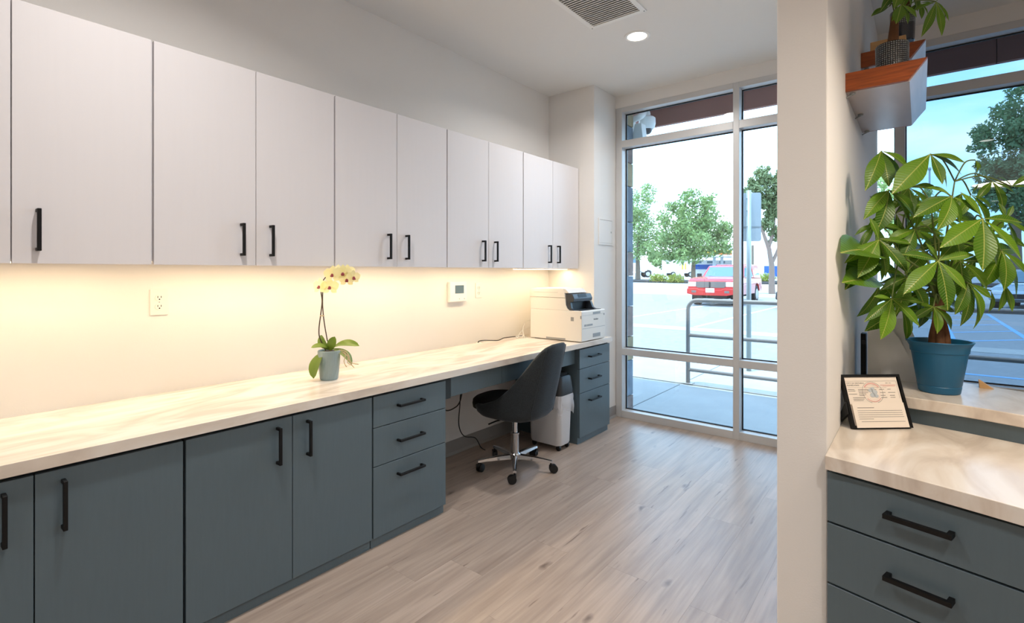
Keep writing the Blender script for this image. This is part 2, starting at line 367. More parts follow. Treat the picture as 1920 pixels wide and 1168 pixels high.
fl = struct('floor', G().box(XL-0.1, YB, -0.14, XR+0.1, YF+0.12, -0.006), M['oak'], 'pale greyish oak plank floor', 'floor')
def plank_floor():
    W_, LEN, gap = 0.190, 1.22, 0.0005
    full = mesh_of('plank', G().box(-W_/2+gap/2, -LEN/2+gap/2, -0.006, W_/2-gap/2, LEN/2-gap/2, 0)); full.materials.append(M['oak'])
    i = 0; x = XL
    while x < XR-0.02:
        w = min(W_, XR-x); y = -1.6 - rnd.random()*LEN
        while y < YF:
            y0, y1 = max(y, -2.4), min(y+LEN, YF)
            if y1-y0 > 0.05:
                if y1-y0 > LEN-1e-4 and w > W_-1e-4: me = full
                else:
                    me = mesh_of('plank', G().box(-w/2+gap/2, -(y1-y0)/2+gap/2, -0.006, w/2-gap/2, (y1-y0)/2-gap/2, 0)); me.materials.append(M['oak'])
                inst('plank', me, fl, Matrix.Translation((x+w/2, (y0+y1)/2, 0)))
            y += LEN
        x += W_; i += 1
plank_floor()
# vinyl cove base
def baseboard(name, g, label): struct(name, g, M['baseboard_vinyl'], label, 'baseboard', bevel=0.002)
baseboard('baseboard_left', G().box(XL, 1.912, 0, XL+0.006, 3.275, 0.10).prism([(XL+0.006, 0), (XL+0.018, 0), (XL+0.006, 0.02)], 1.912, 3.275, 'Y'), 'grey vinyl base along the wall under the desk')
baseboard('baseboard_column', G().box(XB, YBUMP+0.004, 0, XB+0.006, YF-0.001, 0.10).prism([(XB+0.006, 0), (XB+0.016, 0), (XB+0.006, 0.02)], YBUMP+0.004, YF-0.001, 'Y'), 'grey vinyl base on the wall column by the window')

# ------------------------------------------------------------------ shopfront windows
FY0, FY1, GY = YF, YF+0.115, YF+0.085
def window(n, xa, xb, left, right, gl, label):
    """bay between frame faces xa..xb; left/right = widths of the upright on that side that belongs to this bay (0 = the neighbour's)"""
    w = thing('window_%d' % n, label, 'window', ((xa+xb)/2, YF, 0), kind='structure')
    def bar(name, x0, z0, x1, z1): return obj(name, G().box(x0, FY0, z0, x1, FY1, z1), M['frame_alu'], w, bevel=0.002)
    if left: bar('mullion', xa-left, 0, xa, 2.767)
    if right: bar('mullion', xb, 0, xb+right, 2.767)
    bar('head_rail', xa, 2.722, xb, 2.767); bar('transom', xa, 2.408, xb, 2.470); bar('lower_rail', xa, 0.559, xb, 0.617); bar('sill_rail', xa, 0, xb, 0.062)
    for z0, z1 in ((2.470, 2.722), (0.617, 2.408), (0.062, 0.559)):
        p = obj('pane', G().box(xa, GY, z0, xb, GY+0.006, z1), M[gl], w)
        k = 0.007; g = G()
        for a in ((xa, z0, xb, z0+k), (xa, z1-k, xb, z1), (xa, z0+k, xa+k, z1-k), (xb-k, z0+k, xb, z1-k)):
            g.box(a[0], GY-0.006, a[1], a[2], GY+0.010, a[3])
        obj('gasket', g, M['gasket'], p)
window(1, -2.076, -1.133, 0.058, 0.046, 'glass_clear', 'tall shopfront window bay beside the wall column')
window(2, -1.087, -0.128, 0, 0.053, 'glass_clear', 'shopfront window bay that runs behind the partition wall')
window(3, -0.075, 0.885, 0, 0.050, 'glass_tint', 'blue-tinted shopfront window bay behind the potted money tree')
window(4, 0.935, 3.150, 0, 0.050, 'glass_tint', 'wide shopfront window bay at the right end of the reception')

# ------------------------------------------------------------------ cabinets along the left wall
def pull(name, p, axis, length, out, parent):
    """square black bar pull; p = centre on the door face, out = direction away from the face, axis = along the bar"""
    p = Vector(p); a = Vector(axis); o = Vector(out); s = a.cross(o); r = 0.0055
    g = G()
    def bar(c, hx, hy, hz):
        vs = [c + a*(hx*i) + s*(hy*j) + o*(hz*k) for i, j, k in ((-1,-1,-1),(1,-1,-1),(1,1,-1),(-1,1,-1),(-1,-1,1),(1,-1,1),(1,1,1),(-1,1,1))]
        g.add(vs, [(0,3,2,1),(4,5,6,7),(0,1,5,4),(1,2,6,5),(2,3,7,6),(3,0,4,7)])
    h = 0.034
    bar(p + o*(h-r), length/2, r, r)
    for e in (-1, 1): bar(p + a*(e*(length/2-r)) + o*((h-2*r)/2), r, r, (h-2*r)/2+0.0002)
    return obj(name, g, M['black_metal'], parent, bevel=0.0012, seg=1)
UP_FACE, UP_Z0, UP_Z1 = -2.288, 1.327, 2.186
up_labels = ['white upper cabinet at the left picture edge with one door handle in view', 'first full pair of white upper doors, above the wall outlet left of the orchid',
    'white upper cabinet directly above the orchid flowers', 'white upper cabinet above the wall thermostat', 'white upper cabinet above the printer, nearest the window']
def upper(k):
    y0 = -0.123+0.776*k; y1 = y0+0.776; ym = (y0+y1)/2
    t = thing('upper_cabinet', up_labels[k], 'cabinet', (XL, ym, UP_Z0), group='white wall cabinets')
    obj('body', G().box(XL+0.0005, y0+0.001, UP_Z0+0.013, UP_FACE-0.021, y1-0.001, UP_Z1-0.002), M['upper_laminate'], t)
    for a, b, s in ((y0+0.004, ym-0.0015, -1), (ym+0.0015, y1-0.004, 1)):
        if k == 4 and s == 1: b = y1-0.001
        d = obj('door', G().box(UP_FACE-0.019, a, UP_Z0, UP_FACE, b, UP_Z1), M['upper_laminate'], t, bevel=0.001, seg=1)
        pull('handle', (UP_FACE, ym+s*0.063, 1.439), (0, 0, 1), 0.140, (1, 0, 0), d)
for k in range(5): upper(k)
FACE, TOE, CT, CB = -1.989, -2.009, 0.767, 0.729
def base_body(t, y0, y1):
    obj('body', G().box(XL+0.0005, y0+0.001, 0.05, FACE-0.021, y1-0.001, CB), M['slate_shaded'], t)
    obj('toe_kick', G().box(XL+0.01, y0+0.001, 0, TOE, y1-0.001, 0.05), M['slate_laminate'], t)
def base_doors(y0, y1, label):
    ym = (y0+y1)/2; t = thing('base_cabinet', label, 'cabinet', (-2.3, ym, 0), group='slate base cabinets'); base_body(t, y0, y1)
    for a, b, s in ((y0+0.003, ym-0.0015, -1), (ym+0.0015, y1-0.003, 1)):
        d = obj('door', G().box(FACE-0.019, a, 0.05, FACE, b, 0.714), M['slate_laminate'], t, bevel=0.001, seg=1)
        pull('handle', (FACE, ym+s*0.0635, 0.611), (0, 0, 1), 0.146, (1, 0, 0), d)
def base_drawers(y0, y1, label, hc):
    t = thing('drawer_cabinet', label, 'cabinet', (-2.3, (y0+y1)/2, 0), group='slate drawer cabinets'); base_body(t, y0, y1)
    obj('end_panel', G().box(XL+0.0005, y0, 0.0, FACE-0.019, y0+0.012, CB), M['slate_laminate'], t)
    for z0, z1, hz in ((0.569, 0.714, 0.650), (0.386, 0.565, 0.480), (0.05, 0.382, 0.316)):
        d = obj('drawer', G().box(FACE-0.019, y0+0.002, z0, FACE, y1-0.002, z1), M['slate_laminate'], t, bevel=0.001, seg=1)
        pull('handle', (FACE, hc, hz), (0, 1, 0), 0.160, (1, 0, 0), d)
base_doors(-0.104, 0.660, 'slate base cabinet with two doors at the left picture edge')
base_doors(0.663, 1.438, 'slate base cabinet with two doors beside the drawer stack')
base_drawers(1.441, 1.908, 'slate three-drawer cabinet on the near side of the desk knee space', 1.657)
base_drawers(3.283, 3.757, 'slate three-drawer cabinet under the printer by the window', 3.489)
t = thing('desk_apron', 'slate apron of shallow drawer fronts under the counter above the chair', 'desk apron', (-2.03, 2.6, 0.61))
for a, b in ((1.985, 2.424), (2.426, 2.852), (2.854, 3.281)):
    obj('panel', G().box(-2.049, a, 0.606, -2.03, b, CB), M['slate_laminate'], t, bevel=0.001, seg=1)
obj('bracket', G().box(-2.075, 1.909, 0.60, -2.030, 1.983, CB), M['slate_shaded'], t)
obj('back_rail', G().box(-2.13, 1.985, 0.66, -2.051, 3.281, CB), M['slate_shaded'], t)
tag(obj('countertop', G().box(XL, -0.104, CB, -1.969, YBUMP-0.0005, CT), M['marble'], bevel=0.0015), 'long cream marble-pattern laminate countertop along the left wall', 'countertop')

# under-cabinet light strip: housing and a glowing diffuser
ls = thing('light_strip', 'thin warm light strip under the white wall cabinets', 'light strip', (-2.40, 1.8, 1.31))
mat('led_glow', rgb(255, 226, 176), 0.5, emit=(1.0, 0.74, 0.42, 1), estr=6.0)
for k in range(5):
    ya, yb = -0.10+0.776*k+0.02, -0.10+0.776*(k+1)-0.05; zb = UP_Z0+(0.003 if k < 4 else -0.010)
    ho = obj('housing', G().box(-2.425, ya, zb+0.004, -2.375, yb, UP_Z0+0.0128), M['white_plastic'], ls)
    obj('diffuser', G().box(-2.42, ya+0.004, zb, -2.38, yb-0.004, zb+0.004), M['led_glow'], ho)
    ld = bpy.data.lights.new('strip_lamp', 'AREA'); ld.shape = 'RECTANGLE'; ld.size = 0.035; ld.size_y = yb-ya-0.01; ld.energy = LED_POWER*0.2; ld.color = (1.0, 0.785, 0.51)
    lo = bpy.data.objects.new('strip_lamp', ld); C.objects.link(lo); lo.parent = ls; lo.location = (0, (ya+yb)/2-1.8, zb-0.001-1.31)

# ------------------------------------------------------------------ ceiling: downlights, air vent
def downlight(x, y, label):
    t = thing('downlight', label, 'ceiling light', (x, y, ZC), group='recessed ceiling downlights')
    obj('trim_ring', G().lathe([(0.062, -0.001), (0.064, -0.004), (0.078, -0.006), (0.086, -0.003), (0.087, 0.0)], (x, y, ZC), 32), M['white_plastic'], t, smooth=True)
    obj('lens', G().lathe([(0.0005, -0.0025), (0.062, -0.0025), (0.062, -0.0005), (0.0005, -0.0005)], (x, y, ZC), 32), M['down_glow'], t)
    ld = bpy.data.lights.new('downlight_lamp', 'AREA'); ld.shape = 'DISK'; ld.size = 0.12; ld.energy = DOWN_POWER; ld.color = (1.0, 0.965, 0.93); ld.spread = math.radians(150)
    lo = bpy.data.objects.new('downlight_lamp', ld); C.objects.link(lo); lo.parent = t; lo.location = (0, 0, -0.007)
mat('down_glow', (1, 1, 1, 1), 0.5, emit=(1.0, 0.93, 0.84, 1), estr=9.0)
downlight(-1.472, 3.165, 'round recessed ceiling downlight beside the air vent')
for x, y, l in ((-1.472, 0.55, 'added ceiling downlight above the near end of the long counter'), (-1.472, -2.2, 'added ceiling downlight behind the camera on the counter side'),
                (0.62, 0.18, 'ceiling downlight near the reception desk'), (0.95, -2.2, 'added ceiling downlight in the middle of the back room'), (1.22, -4.6, 'ceiling downlight second from the back wall'), (1.29, -7.0, 'ceiling downlight closest to the back wall')):
    downlight(x, y, l)  # counter-side pair and mid-room one are unseen, added for room light
def vent():
    x0, x1, y0, y1 = -1.657, -1.279, 2.24, 2.885; b = 0.030
    t = thing('air_vent', 'white square ceiling air vent with fine slats', 'air vent', ((x0+x1)/2, (y0+y1)/2, ZC))
    g = G()
    for a in ((x0, y0, x1, y0+b), (x0, y1-b, x1, y1), (x0, y0+b, x0+b, y1-b), (x1-b, y0+b, x1, y1-b)): g.box(a[0], a[1], ZC-0.007, a[2], a[3], ZC)
    obj('frame', g, M['white_plastic'], t)
    obj('backing', G().box(x0+b, y0+b, ZC-0.0012, x1-b, y1-b, ZC-0.0004), M['printer_grey'], t)
    n = 27; st = (y1-y0-2*b)/n
    me = None
    for i in range(n):
        yc = y0+b+st*(i+0.5)
        if me is None:
            me = mesh_of('slat', G().prism([(-0.010, -0.0065), (-0.0085, -0.0075), (0.007, -0.0015), (0.0055, -0.0008)], -(x1-x0)/2+b, (x1-x0)/2-b, 'X')); me.materials.append(M['white_plastic'])
        inst('slat', me, t, Matrix.Translation((0, yc-(y0+y1)/2, 0)))
    for sx, sy in ((x0+0.012, y1-0.012), (x1-0.012, y1-0.012), (x0+0.012, y0+0.012), (x1-0.012, y0+0.012)):
        obj('screw', G().lathe([(0.0004, -0.009), (0.004, -0.0085), (0.0045, -0.007)], (sx, sy, ZC), 10), M['printer_grey'], t)
vent()
def pendant():
    t = thing('pendant_lamp', 'drum pendant lamp over the reception desk, mirrored in the tinted pane', 'pendant lamp', (0.62, 1.72, 2.14))
    obj('cable', G().tube([(0.62, 1.72, 2.42), (0.62, 1.72, ZC)], 0.004), M['cord_black'], t)
    obj('canopy', G().lathe([(0.0005, -0.025), (0.055, -0.025), (0.06, 0)], (0.62, 1.72, ZC), 20), M['white_plastic'], t, smooth=0.6)
    mat('shade_fabric', rgb(214, 196, 178), 0.8, emit=(1.0, 0.84, 0.72, 1), estr=0.9)
    obj('shade', G().lathe([(0.245, 0), (0.25, 0), (0.25, 0.28), (0.245, 0.28), (0.245, 0)], (0.62, 1.72, 2.14), 36), M['shade_fabric'], t, smooth=0.6)
    mat('shade_glow', (1, 0.95, 0.88, 1), 0.6, emit=(1.0, 0.86, 0.70, 1), estr=0.35)
    obj('diffuser', G().lathe([(0.0005, 0.012), (0.244, 0.012), (0.244, 0.018), (0.0005, 0.018)], (0.62, 1.72, 2.14), 36), M['shade_glow'], t)
    ld = bpy.data.lights.new('pendant_bulb', 'AREA'); ld.shape = 'DISK'; ld.size = 0.44; ld.energy = PENDANT_POWER; ld.color = (1.0, 0.85, 0.68)
    lo = bpy.data.objects.new('pendant_bulb', ld); C.objects.link(lo); lo.parent = t; lo.location = (0, 0, 0.008)
pendant()

# ------------------------------------------------------------------ things on the left wall
def outlet(y, z, label):
    t = thing('wall_outlet', label, 'outlet', (XL, y, z), group='duplex wall outlets')
    obj('plate', G().box(XL, y-0.035, z-0.057, XL+0.006, y+0.035, z+0.057), M['ivory_plastic'], t, bevel=0.003)
    for s in (-1, 1):
        zc = z+s*0.0195
        sk = obj('socket', G().lathe([(0.0005, 0.0025), (0.0165, 0.0025), (0.0172, 0)], (0, 0, 0), 20, 1, 0.86).move(Matrix.Translation((XL+0.006, y, zc)) @ Matrix.Rotation(math.pi/2, 4, 'Y') @ Matrix.Rotation(math.pi/2, 4, 'Z')), M['ivory_plastic'], t)
        for dy in (-0.0062, 0.0062): obj('slot', G().box(XL+0.0082, y+dy-0.0012, zc-0.001, XL+0.0089, y+dy+0.0012, zc+0.0075), M['dark_gap'], sk)
        obj('slot', G().box(XL+0.0082, y-0.0025, zc-0.0095, XL+0.0089, y+0.0025, zc-0.0045), M['dark_gap'], sk)
    obj('screw', G().box(XL+0.006, y-0.002, z-0.002, XL+0.0068, y+0.002, z+0.002), M['printer_grey'], t)
outlet(0.765, 1.167, 'ivory duplex outlet on the wall left of the orchid')
outlet(2.830, 1.160, 'ivory duplex outlet on the wall right of the thermostat')
def thermostat():
    y, z = 2.590, 1.155; t = thing('thermostat', 'white wall thermostat with a grey-blue screen', 'thermostat', (XL, y, z))
    obj('housing', G().box(XL, y-0.085, z-0.070, XL+0.030, y+0.085, z+0.074), M['white_plastic'], t, bevel=0.006)
    obj('screen', G().box(XL+0.030, y-0.035, z-0.010, XL+0.0312, y+0.052, z+0.048), M['screen_grey'], t)
    for yy in (y+0.008, y+0.058): obj('button', G().box(XL+0.030, yy-0.003, z-0.052, XL+0.0312, yy+0.003, z-0.046), M['printer_grey'], t)
thermostat()
t = thing('access_panel', 'white square access panel on the column side by the window', 'access panel', (XB, 3.96, 1.65))
g = G()
for a_ in ((3.837, 1.534, 4.087, 1.548), (3.837, 1.749, 4.087, 1.763), (3.837, 1.548, 3.851, 1.749), (4.073, 1.548, 4.087, 1.749)): g.box(XB, a_[0], a_[1], XB+0.007, a_[2], a_[3])
obj('frame', g, M['wall_paint'], t)
obj('door', G().box(XB, 3.8535, 1.5505, XB+0.0055, 4.0705, 1.7465), M['wall_paint'], t, bevel=0.001, seg=1)
obj('latch', G().box(XB+0.0055, 4.05, 1.64, XB+0.0065, 4.06, 1.655), M['printer_grey'], t)

def lettering(body, size, m, parent, M4, align='LEFT', extrude=0.0):
    cu = bpy.data.curves.new('lettering', 'FONT'); cu.body = body; cu.size = size; cu.extrude = extrude; cu.align_x = align
    tmp = bpy.data.objects.new('lettering_curve', cu); C.objects.link(tmp)
    bpy.context.view_layer.update()
    me = bpy.data.meshes.new_from_object(tmp.evaluated_get(bpy.context.evaluated_depsgraph_get()))
    C.objects.unlink(tmp); bpy.data.objects.remove(tmp); bpy.data.curves.remove(cu)
    me.materials.clear(); me.materials.append(M[m])
    return inst('lettering', me, parent, M4)
# ------------------------------------------------------------------ printer
def printer():
    x0, x1, y0, y1, z0 = -2.455, -1.976, 3.292, 3.655, CT
    t = thing('printer', 'white laser multifunction printer on the counter under the last wall cabinet', 'printer', ((x0+x1)/2, (y0+y1)/2, z0))
    low = [(x0, z0+0.006), (x1, z0+0.006), (x1, 0.998), (x1-0.005, 1.003), (-2.07, 1.003), (-2.20, 1.003), (x0, 1.003)]
    obj('body', G().prism(low, y0, y1, 'Y'), M['printer_white'], t, bevel=0.004)
    neck = [(x0+0.004, 1.004), (-2.085, 1.004), (-2.105, 1.018), (-2.118, 1.045), (-2.122, 1.098), (x0-0.004, 1.098)]
    obj('neck', G().prism(neck, y0+0.001, 3.585, 'Y'), M['printer_white'], t, bevel=0.002)
    lid = [(x0-0.006, 1.0995), (-2.122, 1.0995), (-2.128, 1.145), (-2.146, 1.168), (-2.16, 1.172), (x0+0.02, 1.170), (x0-0.006, 1.155)]
    l = obj('scanner_lid', G().prism(lid, y0, 3.585, 'Y'), M['printer_white'], t, bevel=0.004)
    obj('lid_line', G().box(-2.42, y0-0.0006, 1.138, -2.19, y0+0.0004, 1.1395), M['printer_grey'], l)
    obj('lid_slope', G().prism([(-2.128, 1.136), (-2.088, 1.136), (-2.122, 1.1672), (-2.150, 1.1705)], y0+0.002, 3.560, 'Y'), M['printer_white'], l, bevel=0.002)
    # dark control panel with the paper exit below it
    cp = [(-2.1215, 1.015), (-2.106, 1.015), (-2.100, 1.066), (-2.052, 1.070), (-2.046, 1.094), (-2.062, 1.128), (-2.1215, 1.134)]; yu = 3.575
    obj('control_panel', G().prism(cp, y0+0.008, yu, 'Y'), M['printer_dark'], t, bevel=0.003)
    obj('display', G().add([(-2.060, y0+0.08, 1.1285), (-2.048, y0+0.08, 1.1030), (-2.048, y0+0.20, 1.1030), (-2.060, y0+0.20, 1.1285)], [(0, 1, 2, 3)]), M['printer_black'], t)
    obj('side_wall', G().prism([(-2.104, 1.004), (-2.05, 1.004), (-2.07, 1.02), (-2.08, 1.067), (-2.104, 1.065)], y0+0.006, y0+0.03, 'Y'), M['printer_dark'], t, bevel=0.002)
    obj('side_wall', G().prism([(-2.104, 1.004), (-2.00, 1.004), (-2.03, 1.02), (-2.05, 1.068), (-2.104, 1.065)], 3.545, 3.572, 'Y'), M['printer_dark'], t, bevel=0.002)
    obj('paper_exit', G().box(-2.1035, y0+0.031, 1.0065, -2.085, 3.543, 1.066), M['printer_black'], t)
    obj('output_tray', G().box(-2.084, y0+0.032, 1.0032, -1.995, y1-0.032, 1.006), M['printer_dark'], t)
    # front: tray line, grips, badge and model strip
    obj('tray_line', G().box(x1, y0+0.012, 0.868, x1+0.0006, y1-0.004, 0.8705), M['printer_grey'], t)
    obj('top_line', G().box(x1, y0+0.004, 0.968, x1+0.0005, y1-0.004, 0.9692), M['printer_grey'], t)
    obj('door_grip', G().box(x1, 3.46, 0.972, x1+0.0012, 3.575, 0.988), M['printer_grey'], t)
    obj('tray_grip', G().box(x1, 3.46, 0.793, x1+0.0012, 3.575, 0.822), M['printer_grey'], t)
    obj('indicator', G().box(x1, 3.632, 0.955, x1+0.001, 3.640, 0.968), M['printer_dark'], t)
    obj('model_strip', G().box(x1, 3.33, 0.885, x1+0.0006, 3.365, 0.900).box(x1, 3.37, 0.885, x1+0.0006, 3.455, 0.899), M['printer_grey'], t)
    obj('sticker', G().box(-2.072, y0-0.0006, 0.925, -2.045, y0+0.0004, 0.955), M['printer_grey'], t)
    obj('sticker', G().box(x1-0.012, y0-0.0006, 0.945, x1-0.002, y0+0.0004, 0.968), M['printer_grey'], t)
    obj('foot_slot', G().box(-2.30, y0-0.0006, 0.777, -2.12, y0+0.0004, 0.789), M['printer_grey'], t)
    g = G()
    for a in ((x0+0.05, y0+0.04), (x1-0.05, y0+0.04), (x0+0.05, y1-0.04), (x1-0.05, y1-0.04)): g.box(a[0]-0.02, a[1]-0.02, z0, a[0]+0.02, a[1]+0.02, z0+0.007)
    obj('feet', g, M['printer_dark'], t)
    lettering('brother', 0.022, 'printer_dark', t, Matrix.Translation((x1+0.0006-(x0+x1)/2, 3.508-(y0+y1)/2, 0.925-z0)) @ Matrix.Rotation(math.pi/2, 4, 'Z') @ Matrix.Rotation(math.pi/2, 4, 'X'), 'CENTER', 0.0003)
printer()
def smooth_pts(ps, n=8):
    """Catmull-Rom through the points"""
    ps = [Vector(p) for p in ps]; out = []
    for i in range(len(ps)-1):
        a, b, c, d = ps[max(i-1, 0)], ps[i], ps[i+1], ps[min(i+2, len(ps)-1)]
        for k in range(n):
            t_ = k/n; out.append(0.5*((2*b)+(c-a)*t_+(2*a-5*b+4*c-d)*t_**2+(3*b-a-3*c+d)*t_**3))
    out.append(ps[-1]); return out
z_ = CT+0.0035
cz = thing('power_cord', 'black power cord lying on the counter beside the printer', 'cord', (-2.58, 2.9, CT))
obj('cord', G().tube(smooth_pts([(-2.575, 2.80, CT-0.002), (-2.572, 2.805, z_+0.010), (-2.565, 2.85, z_+0.012), (-2.56, 2.93, z_+0.004), (-2.54, 2.99, z_), (-2.555, 3.07, z_+0.008), (-2.575, 3.14, z_+0.004), (-2.565, 3.22, z_+0.004), (-2.545, 3.30, z_+0.006)]), 0.0035), M['cord_black'], cz, smooth=True)
obj('grommet', G().lathe([(0.010, 0.0), (0.022, 0.0), (0.022, 0.003), (0.010, 0.003)], (-2.572, 2.803, CT), 20), M['ivory_plastic'], cz)
wc = thing('printer_cable', 'loops of thin white cable behind the printer', 'cable', (-2.52, 3.33, CT))
obj('cable', G().tube(smooth_pts([(-2.47, 3.40, 0.90), (-2.49, 3.36, 0.905), (-2.52, 3.31, 0.885), (-2.525, 3.285, 0.83), (-2.50, 3.27, z_+0.006), (-2.475, 3.262, z_+0.004)]), 0.003), M['cord_white'], wc, smooth=True)
obj('cable', G().tube(smooth_pts([(-2.47, 3.45, 0.84), (-2.50, 3.38, 0.845), (-2.54, 3.30, 0.82), (-2.55, 3.26, z_+0.01), (-2.52, 3.24, z_+0.002), (-2.48, 3.25, z_+0.002)]), 0.003), M['cord_white'], wc, smooth=True)
obj('cable', G().tube(smooth_pts([(-2.55, 3.22, z_+0.008), (-2.52, 3.26, z_+0.016), (-2.49, 3.24, z_+0.010), (-2.53, 3.20, z_+0.003), (-2.50, 3.19, z_)]), 0.003), M['cord_white'], wc, smooth=True)
uc = thing('hanging_cord', 'black cord hanging under the desk behind the chair', 'cord', (-2.45, 2.4, 0))
obj('cord', G().tube(smooth_pts([(-2.30, 2.16, 0.728), (-2.30, 2.15, 0.60), (-2.30, 2.155, 0.50), (-2.30, 2.20, 0.44), (-2.30, 2.27, 0.435), (-2.30, 2.33, 0.47), (-2.30, 2.36, 0.60), (-2.30, 2.36, 0.728)]), 0.004), M['cord_black'], uc, smooth=True)
obj('cord', G().tube(smooth_pts([(-2.32, 2.37, 0.728), (-2.33, 2.36, 0.45), (-2.35, 2.37, 0.30), (-2.38, 2.45, 0.20), (-2.40, 2.58, 0.15), (-2.42, 2.66, 0.06), (-2.46, 2.75, 0.006)]), 0.0035), M['cord_black'], uc, smooth=True)

# ------------------------------------------------------------------ office chair (built facing +x, turned towards the desk)
def chair():
    t = thing('office_chair', 'charcoal velvet swivel chair with chrome five-star base at the desk', 'chair', (-2.090, 2.632, 0), math.pi+0.10)
    A, B, EX = 0.238, 0.228, 2.9
    def plan(phi, k=1.0):
        c, s = math.cos(phi), math.sin(phi); f = (abs(c)**EX+abs(s)**EX)**(-1/EX)
        return c*f*A*k, s*f*B*k
    def rim(phi):
        a = abs(math.degrees(math.atan2(math.sin(phi-math.pi), math.cos(phi-math.pi))))
        return float(np.interp(a, (0, 20, 34, 42, 50, 60, 75, 92, 120, 180), (0.842, 0.840, 0.826, 0.800, 0.752, 0.672, 0.566, 0.490, 0.440, 0.428)))
    def lean(x, y, z):
        if z > 0.44: q = (z-0.44)/0.38; return (x-0.25*(z-0.44), y*(1-0.14*q**1.3), z)
        return (x, y, z)
    n = 72; rows = []
    for fr, z in ((0.02, 0.350), (0.45, 0.350), (0.72, 0.356), (0.88, 0.370), (0.97, 0.393), (1.0, 0.418)):
        rows.append([lean(*plan(2*math.pi*j/n, fr), z) for j in range(n+1)])
    m = 7
    for i in range(1, m+1):
        r_ = []
        for j in range(n+1):
            ph = 2*math.pi*j/n; z = 0.418+(rim(ph)-0.418)*i/m; r_.append(lean(*plan(ph, 1.0+0.015*math.sin(math.pi*i/m)), z))
        rows.append(r_)
    for k, dz in ((0.965, 0.010), (0.90, 0.010), (0.86, 0.0)):
        rows.append([lean(*plan(2*math.pi*j/n, k), rim(2*math.pi*j/n)+dz) for j in range(n+1)])
    for i in range(m-1, -1, -1):
        r_ = []
        for j in range(n+1):
            ph = 2*math.pi*j/n; z = 0.418+(rim(ph)-0.418)*i/m; r_.append(lean(*plan(ph, 0.83), z))
        rows.append(r_)
    rows.append([lean(*plan(2*math.pi*j/n, 0.02), 0.416) for j in range(n+1)])
    sh = obj('shell', G().grid(rows), M['chair_fabric'], t, smooth=True, world=False, weld=True)
    # piping seams down the back corners
    for sg in (-1, 1):
        ph = math.pi+sg*0.62; pts = []
        for i in range(9):
            z = 0.385+(rim(ph)+0.008-0.385)*i/8; x, y = plan(ph, 1.008 if z > 0.41 else 0.97); pts.append(lean(x, y, z))
        obj('seam', G().tube(pts, 0.0028, 6), M['chair_fabric'], sh, smooth=True, world=False)
    rr = []
    for fr, z in ((0.02, 0.395), (0.9, 0.395), (0.985, 0.405), (1.0, 0.43), (0.985, 0.452), (0.92, 0.466), (0.6, 0.472), (0.02, 0.474)):
        rr.append([(plan(2*math.pi*j/n, 0.86*fr)[0]*1.12+0.052, plan(2*math.pi*j/n, 0.86*fr)[1], z) for j in range(n+1)])
    obj('seat', G().grid(rr), M['seat_shade_lid_black'], t, smooth=True, world=False, weld=True)
    obj('seat_plate', G().box(-0.09, -0.08, 0.330, 0.09, 0.08, 0.351), M['black_metal'], t, world=False, bevel=0.006)
    obj('tilt_lever', G().tube([(0.03, 0.02, 0.338), (0.06, 0.14, 0.335), (0.07, 0.20, 0.330)], 0.005), M['black_metal'], t, world=False)
    obj('gas_lift', G().lathe([(0.0165, 0.20), (0.0165, 0.331)], n=20), M['chrome'], t, smooth=True, world=False)
    obj('column', G().lathe([(0.020, 0.075), (0.027, 0.078), (0.027, 0.225), (0.029, 0.228), (0.029, 0.238), (0.017, 0.240)], n=24), M['chrome'], t, smooth=0.6, world=False)
    obj('hub', G().lathe([(0.0005, 0.062), (0.034, 0.062), (0.040, 0.070), (0.040, 0.098), (0.034, 0.106), (0.0005, 0.106)], n=24), M['chrome'], t, smooth=0.6, world=False)
    for k in range(5):
        R_ = Matrix.Rotation(math.radians(20+72*k)-t.rotation_euler.z, 4, 'Z')
        g = G(); rws = []
        for x, w, h, zc in ((0.030, 0.020, 0.017, 0.086), (0.12, 0.017, 0.014, 0.084), (0.20, 0.0135, 0.010, 0.080), (0.252, 0.011, 0.008, 0.075)):
            rws.append([(x, -w, zc-h), (x, w, zc-h), (x, w*0.8, zc+h*0.6), (x, 0, zc+h), (x, -w*0.8, zc+h*0.6), (x, -w, zc-h)])
        g.grid(rws).add([rws[-1][i] for i in range(5)], [(0, 1, 2, 3, 4)]).move(R_)
        lg = obj('leg', g, M['chrome'], t, smooth=0.9, world=False, weld=True)
        g = G()
        for s in (-1, 1):
            g.add(*wheel_geo(0.027, 0.014)); o_ = len(g.v)
            nv = 24*4
            for i in range(o_-nv, o_):
                x, y, z = g.v[i]; g.v[i] = (x+0.262, y+s*0.0105, z+0.027)
        g.move(Matrix.Translation((0.245, 0, 0)) @ Matrix.Rotation(0.5+k*1.1, 4, 'Z') @ Matrix.Translation((-0.245, 0, 0))).move(R_)
        obj('caster', g, M['caster_black'], lg, smooth=0.6, world=False)
        g = G().tube([(0.245, 0, 0.05), (0.245, 0, 0.078)], 0.006).box(0.235, -0.010, 0.038, 0.262, 0.010, 0.054).move(R_)
        obj('caster_stem', g, M['caster_black'], lg, world=False)
def wheel_geo(r, w, n=24):
    vs = []; 
    for rr, y in ((r*0.4, -w/2-0.001), (r, -w/2+0.002), (r, w/2-0.002), (r*0.4, w/2+0.001)):
        vs += [(rr*math.cos(2*math.pi*j/n), y, rr*math.sin(2*math.pi*j/n)) for j in range(n)]
    fs = [(i*n+j, i*n+(j+1) % n, (i+1)*n+(j+1) % n, (i+1)*n+j) for i in range(3) for j in range(n)] + [tuple(range(n)), tuple(3*n+j for j in range(n))[::-1]]
    return vs, fs
chair()

